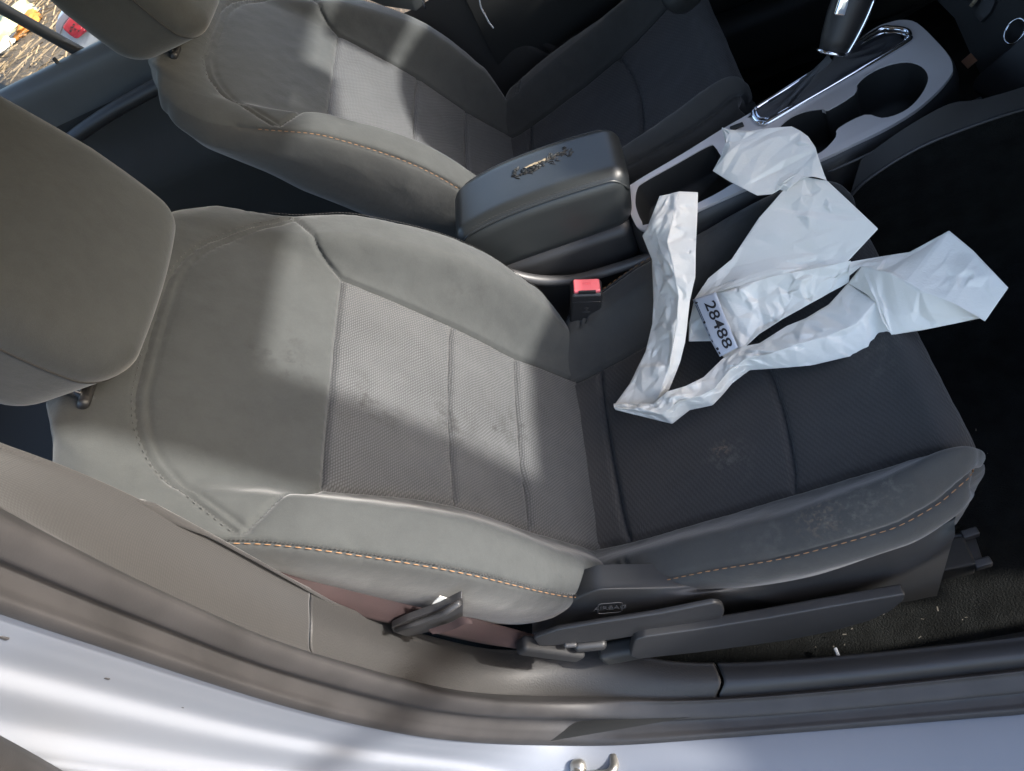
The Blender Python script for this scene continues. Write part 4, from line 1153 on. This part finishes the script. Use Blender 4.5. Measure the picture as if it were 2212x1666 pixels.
# broad flap reaching past the front edge of the cushion
S5A = [(1832, 612, .640), (1860, 575, .668), (1925, 590, .690), (1990, 630, .690), (2060, 655, .690), (2128, 694, .680)]
S5B = [(1895, 650, .660), (1905, 690, .655), (1926, 724, .640), (1990, 714, .650), (2060, 700, .662), (2126, 686, .672)]
sheet('paper_flap', S5A, S5B, 50, 14, 0.14, 0.05, 11)
S6A = [(1835, 566, .665), (1870, 560, .668), (1920, 552, .672), (1965, 545, .678), (2010, 520, .690), (2050, 498, .700), (2100, 540, .700), (2140, 582, .700), (2178, 622, .695)]
S6B = [(1832, 598, .655), (1860, 575, .668), (1925, 590, .690), (1990, 630, .690), (2060, 655, .690), (2128, 694, .680)]
sheet('paper_flap', S6A, S6B, 56, 14, 0.16, 0.045, 12)
# middle band with the sticker end
S4U = [(1500, 648, .605), (1530, 636, .618), (1570, 626, .632), (1620, 609, .645), (1680, 594, .655), (1740, 584, .660), (1800, 571, .664), (1838, 564, .666)]
S4L = [(1562, 772, .580), (1578, 770, .586), (1602, 756, .592), (1640, 722, .602), (1690, 690, .614), (1730, 668, .622), (1790, 634, .632), (1834, 610, .640)]
sheet('paper_band', S4U, S4L, 54, 22, 0.28, 0.032, 15)
sheet('paper_scrap', [(1518, 618, .598), (1500, 648, .592), (1488, 700, .580), (1488, 738, .572)], [(1580, 606, .606), (1570, 660, .600), (1560, 700, .586), (1560, 737, .576)], 20, 12, .15, .03, 17)
# large smooth rising sheet and its folded end over the console
S3A = [(1500, 646, .607), (1530, 601, .625), (1580, 560, .645), (1610, 515, .662), (1640, 470, .680), (1672, 434, .694), (1700, 402, .705), (1722, 380, .712)]
S3B = [(1560, 628, .632), (1640, 606, .647), (1740, 585, .660), (1830, 566, .668), (1866, 528, .682), (1897, 495, .695), (1850, 450, .706), (1786, 390, .716)]
sheet('paper_sheet', S3A, S3B, 60, 30, 0.1, 0.055, 19)
S7A = [(1560, 280, .700), (1568, 308, .698), (1558, 338, .692), (1540, 370, .688), (1575, 392, .690), (1602, 406, .692), (1636, 423, .694), (1668, 420, .697), (1684, 410, .700), (1700, 414, .702), (1722, 384, .712)]
S7B = [(1562, 280, .700), (1620, 283, .712), (1665, 277, .720), (1710, 274, .724), (1730, 284, .726), (1746, 296, .727), (1762, 320, .728), (1768, 340, .727), (1774, 358, .724), (1780, 375, .720), (1786, 390, .716)]
sheet('paper_sheet', S7A, S7B, 56, 30, .16, .045, 23, bow=.004)
# sticker with the number, curling with the band
LA = [(1503, 649, .6085), (1521, 690, .6015), (1541, 735, .594), (1562, 772, .586)]
LB = [(1553, 633, .6275), (1568, 672, .6205), (1586, 716, .612), (1601, 752, .600)]
EA = resample([atz(x, y, z) for x, y, z in LA], 24); EB = resample([atz(x, y, z) for x, y, z in LB], 24)
up_l = np.cross(EA[12] - EA[0], EB[0] - EA[0]); up_l /= np.linalg.norm(up_l)
if up_l[2] < 0: up_l = -up_l
LIFT = .0065
def on_label(a, b, lift=0.):
    """a along the long side 0..1, b across 0..1"""
    i = np.clip(a, 0, 1) * 23; i0 = int(min(22, math.floor(i))); fr = i - i0
    P = (EA[i0] * (1 - fr) + EA[i0 + 1] * fr) * (1 - b) + (EB[i0] * (1 - fr) + EB[i0 + 1] * fr) * b
    return P + up_l * (LIFT + lift)
G = np.array([[on_label(a, b) for b in np.linspace(0, 1, 8)] for a in np.linspace(0, 1, 24)])
lab = mesh_obj('number_sticker', G.reshape(-1, 3), grid_faces(24, 8), M['label'], paper)
md = lab.modifiers.new('thick', 'SOLIDIFY'); md.thickness = .0003
cu = bpy.data.curves.new('digits', 'FONT'); cu.body = '28488'; cu.size = 1.0; cu.align_x = 'CENTER'; cu.align_y = 'CENTER'; cu.extrude = 0.0; cu.offset = .012
tob = bpy.data.objects.new('digits', cu); COL.objects.link(tob); bpy.context.view_layer.update()
tme = bpy.data.meshes.new_from_object(tob.evaluated_get(bpy.context.evaluated_depsgraph_get())); bpy.data.objects.remove(tob)
TV = np.array([v.co for v in tme.vertices]); tw = TV[:, 0].max() - TV[:, 0].min(); th = TV[:, 1].max() - TV[:, 1].min()
W = [on_label(.53 + v[0] / tw * .82, .62 + (v[1] - (TV[:, 1].max() + TV[:, 1].min()) / 2) / th * .46, .0006) for v in TV]
mesh_obj('printed_number', W, [tuple(p.vertices) for p in tme.polygons], M['ink'], lab, smooth=False)
for (a0, a1, b0, b1) in ((.06, .085, .05, .16), (.085, .42, .09, .115), (.10, .38, .03, .05), (.40, .44, .03, .13), (.50, .56, .05, .08), (.62, .66, .05, .08), (.72, .76, .04, .08), (.86, .90, .04, .16), (.93, .97, .05, .12)):
    mesh_obj('printed_bar', [on_label(a, b, .0006) for a, b in ((a0, b0), (a1, b0), (a1, b1), (a0, b1))], [(0, 1, 2, 3)], M['ink'], lab, smooth=False)

# ------------------------------------------------------------------ the rest of the car that shades the cabin
def slab(name, pts, thick, mat, parent, bevel=.004):
    return plate(name, pts, thick, mat, parent, bevel=bevel)
HX, HZ = .655, 1.42
rf = np.array([[(x, y, 1.42 + .05 * (1 - ((x + .30) / .95) ** 2) - .02 * (y / .6) ** 2) for y in np.linspace(-.63, .62, 20)] for x in np.linspace(HX, -1.35, 24)])
rf[:, :, 2] -= (rf[0, :, 2] - HZ)[None] * np.linspace(1, 0, 24)[:, None]
ro = mesh_obj('roof', rf.reshape(-1, 3), grid_faces(24, 20), M['paint'], body)
ro.modifiers.new('thick', 'SOLIDIFY').thickness = .035
hl = mesh_obj('headliner', rf.reshape(-1, 3) - np.array([0, 0, .045]), grid_faces(24, 20), simple('headliner_cloth', (.20, .195, .18), .9), body)
# windscreen pillars
def apillar(name, y0, y1, sgn):
    a = [(.50, y0, 1.455), (.50, y1, 1.455), (1.22, y1 - sgn * -.144, .985), (1.22, y0 - sgn * -.144, .985)]
    return plate(name, a, (.02, 0, .03), M['paint'], body, bevel=.008)
plate('windscreen_pillar', [(.46, -.500, 1.44), (.46, -.648, 1.44), (.70, -.694, 1.31), (1.24, -.800, .96), (1.24, -.655, .96), (.70, -.548, 1.31)], (.025, 0, .035), M['paint'], body, bevel=.008)
plate('windscreen_pillar', [(.46, .60, 1.44), (.46, .70, 1.44), (1.24, .80, .96), (1.24, .69, .96)], (.025, 0, .035), M['paint'], body, bevel=.008)
# dash top across the car, with the instrument hood
dt = np.array([[(x, y, z) for x, z in ((1.02, .56), (.96, .72), (.84, .86), (.725, .955), (.76, .992), (.90, 1.0), (1.10, .99), (1.32, .95))] for y in np.linspace(-.68, .68, 24)])
mesh_obj('dash_top', dt.reshape(-1, 3), grid_faces(24, 8), M['plastic_dark'], dash)
rbox('dash_sun_block', (.74, .0, 1.02), (.03, .14, .045), .015, M['plastic_dark'], dash)  # unseen block added on the dash to keep sun off the armrest front
hood = []
for x, k in ((.58, 1.0), (.66, 1.02), (.80, .9), (.95, .5)):
    hood.append([(x, .33 + .20 * math.cos(t) * k, .93 + .185 * k * math.sin(t) ** .8) for t in np.linspace(0, math.pi, 24)])
mesh_obj('instrument_hood', np.array(hood).reshape(-1, 3), grid_faces(4, 24), M['plastic_dark'], dash)
whl = thing('steering_wheel', 'black steering wheel ahead of the far front seat', 'steering wheel', (.45, .345, .90))
tl_ = math.radians(24); wc = np.array([.44, .345, .915]); wu_ = np.array([math.sin(tl_), 0, math.cos(tl_)]); wy = np.array([0, 1., 0])
tube('rim', [wc + wy * .185 * math.cos(t) + wu_ * .185 * math.sin(t) for t in np.linspace(0, 2 * math.pi, 48, endpoint=False)], .016, M['leather'], whl, seg=12, close=True)
rbox('hub', wc + np.array([.03, 0, -.01]), (.03, .075, .06), .025, M['plastic'], whl, rot=rotm(0, tl_, 0))
for sg in (-1, 1):
    tube('spoke', [wc + np.array([.02, 0, 0]) + wy * sg * .06, wc + wy * sg * .12, wc + wy * sg * .175], .014, M['plastic'], whl, seg=8)
vis = thing('sun_visor', 'folded down sun visor above the far front seat', 'sun visor', (.52, .47, 1.27))
rbox('visor', (.50, .475, 1.190), (.010, .135, .068), .009, M['headliner'] if 'headliner' in M else M['door'], vis, rot=rotm(0, -.15, 0))
tube('hinge_rod', [(.51, .33, 1.26), (.51, .61, 1.26)], .006, M['plastic'], vis)
mir = thing('rear_view_mirror', 'rear view mirror under the windscreen header', 'mirror', (.60, .03, 1.30))
rbox('mirror_housing', (.52, .125, 1.262), (.015, .10, .035), .013, M['plastic'], mir, rot=rotm(0, 0, .2))
tube('mirror_stalk', [(.54, .10, 1.28), (.62, .02, 1.36)], .010, M['plastic'], mir)
# the open passenger door
od = thing('open_door', 'open front passenger door swung out ahead of the doorway', 'car door', (1.16, -.78, .3))
dd_ = np.array([-.26, -.966, 0]); dn_ = np.array([.966, -.26, 0])
q = lambda a, z: np.array([1.16, -.78, 0]) + dd_ * a + np.array([0, 0, z])
plate('door_shell', [q(0, .30), q(1.02, .30), q(1.02, .93), q(.30, .885), q(.16, .90), q(.10, 1.02), q(0.03, 1.13), q(0, 1.13)], tuple(dn_ * .10), M['paint'], od, bevel=.01)
tube('window_frame', [q(.02, 1.12), q(.075, 1.24), q(.14, 1.34), q(.26, 1.415), q(.45, 1.44), q(.75, 1.42), q(.93, 1.36), q(1.0, .95)], .030, M['paint'], od, seg=10)
mb_ = q(.20, 1.0) + dn_ * .12
rbox('mirror_cap', mb_ + np.array([0, -.03, -.015]), (.07, .045, .045), .03, M['paint'], od)

# ------------------------------------------------------------------ outside: straw ground, litter, the next car
def ground_mat():
    t = NT('straw_ground'); tc = t.n('TexCoord').outputs['Object']
    a = t.ramp(t.noise(3, 6, tc, .7), .3, .7); b = t.ramp(t.noise(40, 5, tc, .7), .35, .65)
    c = t.mix(a, (.085, .06, .038), (.15, .11, .07)); c = t.mix(t.math('MULTIPLY', b, .6), c, (.05, .038, .026))
    t.l(c, t.b.inputs['Base Color']); t.b.inputs['Roughness'].default_value = .95
    t.l(t.bump(t.noise(25, 6, tc), .8, .03), t.b.inputs['Normal']); return t.m
g = mesh_obj('ground', [(-150, -150, 0), (150, -150, 0), (150, 150, 0), (-150, 150, 0)], [(0, 1, 2, 3)], ground_mat(), kind='structure', smooth=False)
tag(g, 'dry straw covered ground outside the car')
rs = np.random.default_rng(11)
V = []; F = []
for k in range(7000):
    x, y = rs.uniform(-6.5, -1.8), rs.uniform(1.2, 7.5); a = rs.uniform(0, 6.28); L = rs.uniform(.02, .11); w = rs.uniform(.001, .003); z = rs.uniform(.004, .035); tl2 = rs.uniform(-.02, .03)
    k0 = len(V); c, s_ = math.cos(a), math.sin(a)
    for u, v, h in ((-1, -1, 0), (1, -1, tl2), (1, 1, tl2), (-1, 1, 0)):
        V.append((x + u * L * c - v * w * s_, y + u * L * s_ + v * w * c, z + h + .003 * v))
    F.append((k0, k0 + 1, k0 + 2, k0 + 3))
so = mesh_obj('straw', V, F, simple('dry_straw', (.20, .145, .085), .8, var=.35, vscale=40), kind='stuff', smooth=False)
tag(so, 'loose dry straw strewn over the ground')
def lump(name, label, cat, px, z, size, col, seed, flat=.4, group=None):
    P = atz(px[0], px[1], z); r = np.random.default_rng(seed)
    n, m = 14, 20; V = []
    for i in range(n):
        ph = math.pi * i / (n - 1)
        for j in range(m):
            th = 2 * math.pi * j / m
            d = Vector((math.sin(ph) * math.cos(th), math.sin(ph) * math.sin(th), math.cos(ph)))
            f = 1 + .55 * noise.noise(d * 1.7 + Vector((seed * 3.1, 0, 0))) + .2 * noise.noise(d * 5 + Vector((0, seed, 0)))
            V.append((P[0] + d.x * f * size[0], P[1] + d.y * f * size[1], max(.003, P[2] + d.z * f * size[0] * flat)))
    o = mesh_obj(name, V, grid_faces(n, m, True), simple(name + '_mat_%d' % seed, col, .7, var=.2, vscale=12), org=(P[0], P[1], 0))
    return tag(o, label, cat, group)
lump('cloth_scrap', 'pale yellow crumpled rag on the straw outside the rear window', 'rag', (30, 52), .04, (.17, .24), (.42,.39,.22), 1)
lump('cloth_scrap', 'small white crumpled rag beside the pale yellow one', 'rag', (24, 62), .03, (.10, .10), (.42,.40,.34), 8)
lump('wrapper', 'orange crumpled wrapper beside the dark plastic scrap', 'litter', (58, 50), .03, (.10, .16), (.36,.14,.02), 2)
lump('plastic_scrap', 'dark blue grey plastic scrap next to the orange wrapper', 'litter', (46, 53), .02, (.11, .26), (.03,.035,.045), 3)
lump('paper_cup', 'white crushed cup on the straw near the door frame', 'cup', (9, 98), .03, (.07, .09), (.5,.5,.48), 4)
lump('plastic_scrap', 'small grey plastic scrap lying alone in the straw', 'litter', (9, 72), .02, (.08, .14), (.06,.06,.075), 5)
lump('wrapper', 'small faded orange wrapper near the door lock knob', 'litter', (44, 72), .02, (.06, .06), (.3,.16,.07), 6)

# rear corner of the white car parked alongside
nc = thing('parked_car', 'rear corner of a white car with a red tail lamp, parked alongside', 'car', (-1.6, 1.9, 0))
YC = 1.75
tl3 = lambda x, y, Y=YC: aty(x, y, Y)
o_body = [tl3(x, y) for x, y in ((118, 62), (120, 44), (135, 18), (160, -20), (200, -70), (330, -70), (330, 60), (245, 80), (190, 122), (150, 110), (124, 82))]
plate('body', rounded(o_body, .05, 5), (.10, .9, 0), simple('white_car_paint', (.36, .37, .40), .25, coat=.6, var=.02), nc, bevel=.03, seg=4)
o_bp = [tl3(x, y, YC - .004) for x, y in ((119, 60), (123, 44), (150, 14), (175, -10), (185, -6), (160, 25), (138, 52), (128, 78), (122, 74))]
plate('bumper_panel', rounded(o_bp, .01, 3), (0, .02, 0), simple('grey_bumper', (.20, .19, .22), .5), nc, bevel=.003)  # grey bumper panel along the edge of the white body
o_l = [tl3(x, y, YC - .012) for x, y in ((133, 60), (150, 38), (163, 28), (192, 58), (196, 62), (166, 86), (152, 78))]
lamp = plate('tail_lamp', rounded(o_l, .01, 3), (0, .02, 0), simple('red_lens', (.34,.02,.035), .15, coat=.8, var=.25, vscale=30), nc, bevel=.004)
o_w = [tl3(x, y, YC - .014) for x, y in ((164, 28), (170, 31), (200, 60), (195, 63))]
plate('chrome_strip', o_w, (0, .01, 0), M['chrome'], nc, bevel=.001)
for (x, y, w, h) in ((172, 45, 7, 4), (160, 52, 5, 2), (156, 58, 6, 2), (163, 62, 4, 2), (170, 66, 4, 2), (153, 66, 5, 2), (178, 58, 2, 8), (184, 62, 2, 7)):
    plate('lens_mark', [tl3(x - w * .5, y - h * .2, YC - .0145), tl3(x + w * .5, y - h * .2 + w * .3, YC - .0145), tl3(x + w * .5 - h * .4, y + h * .6 + w * .3, YC - .0145), tl3(x - w * .5 - h * .4, y + h * .6, YC - .0145)], (0, .003, 0), M['black'] if x < 175 else M['red'], lamp, bevel=0)
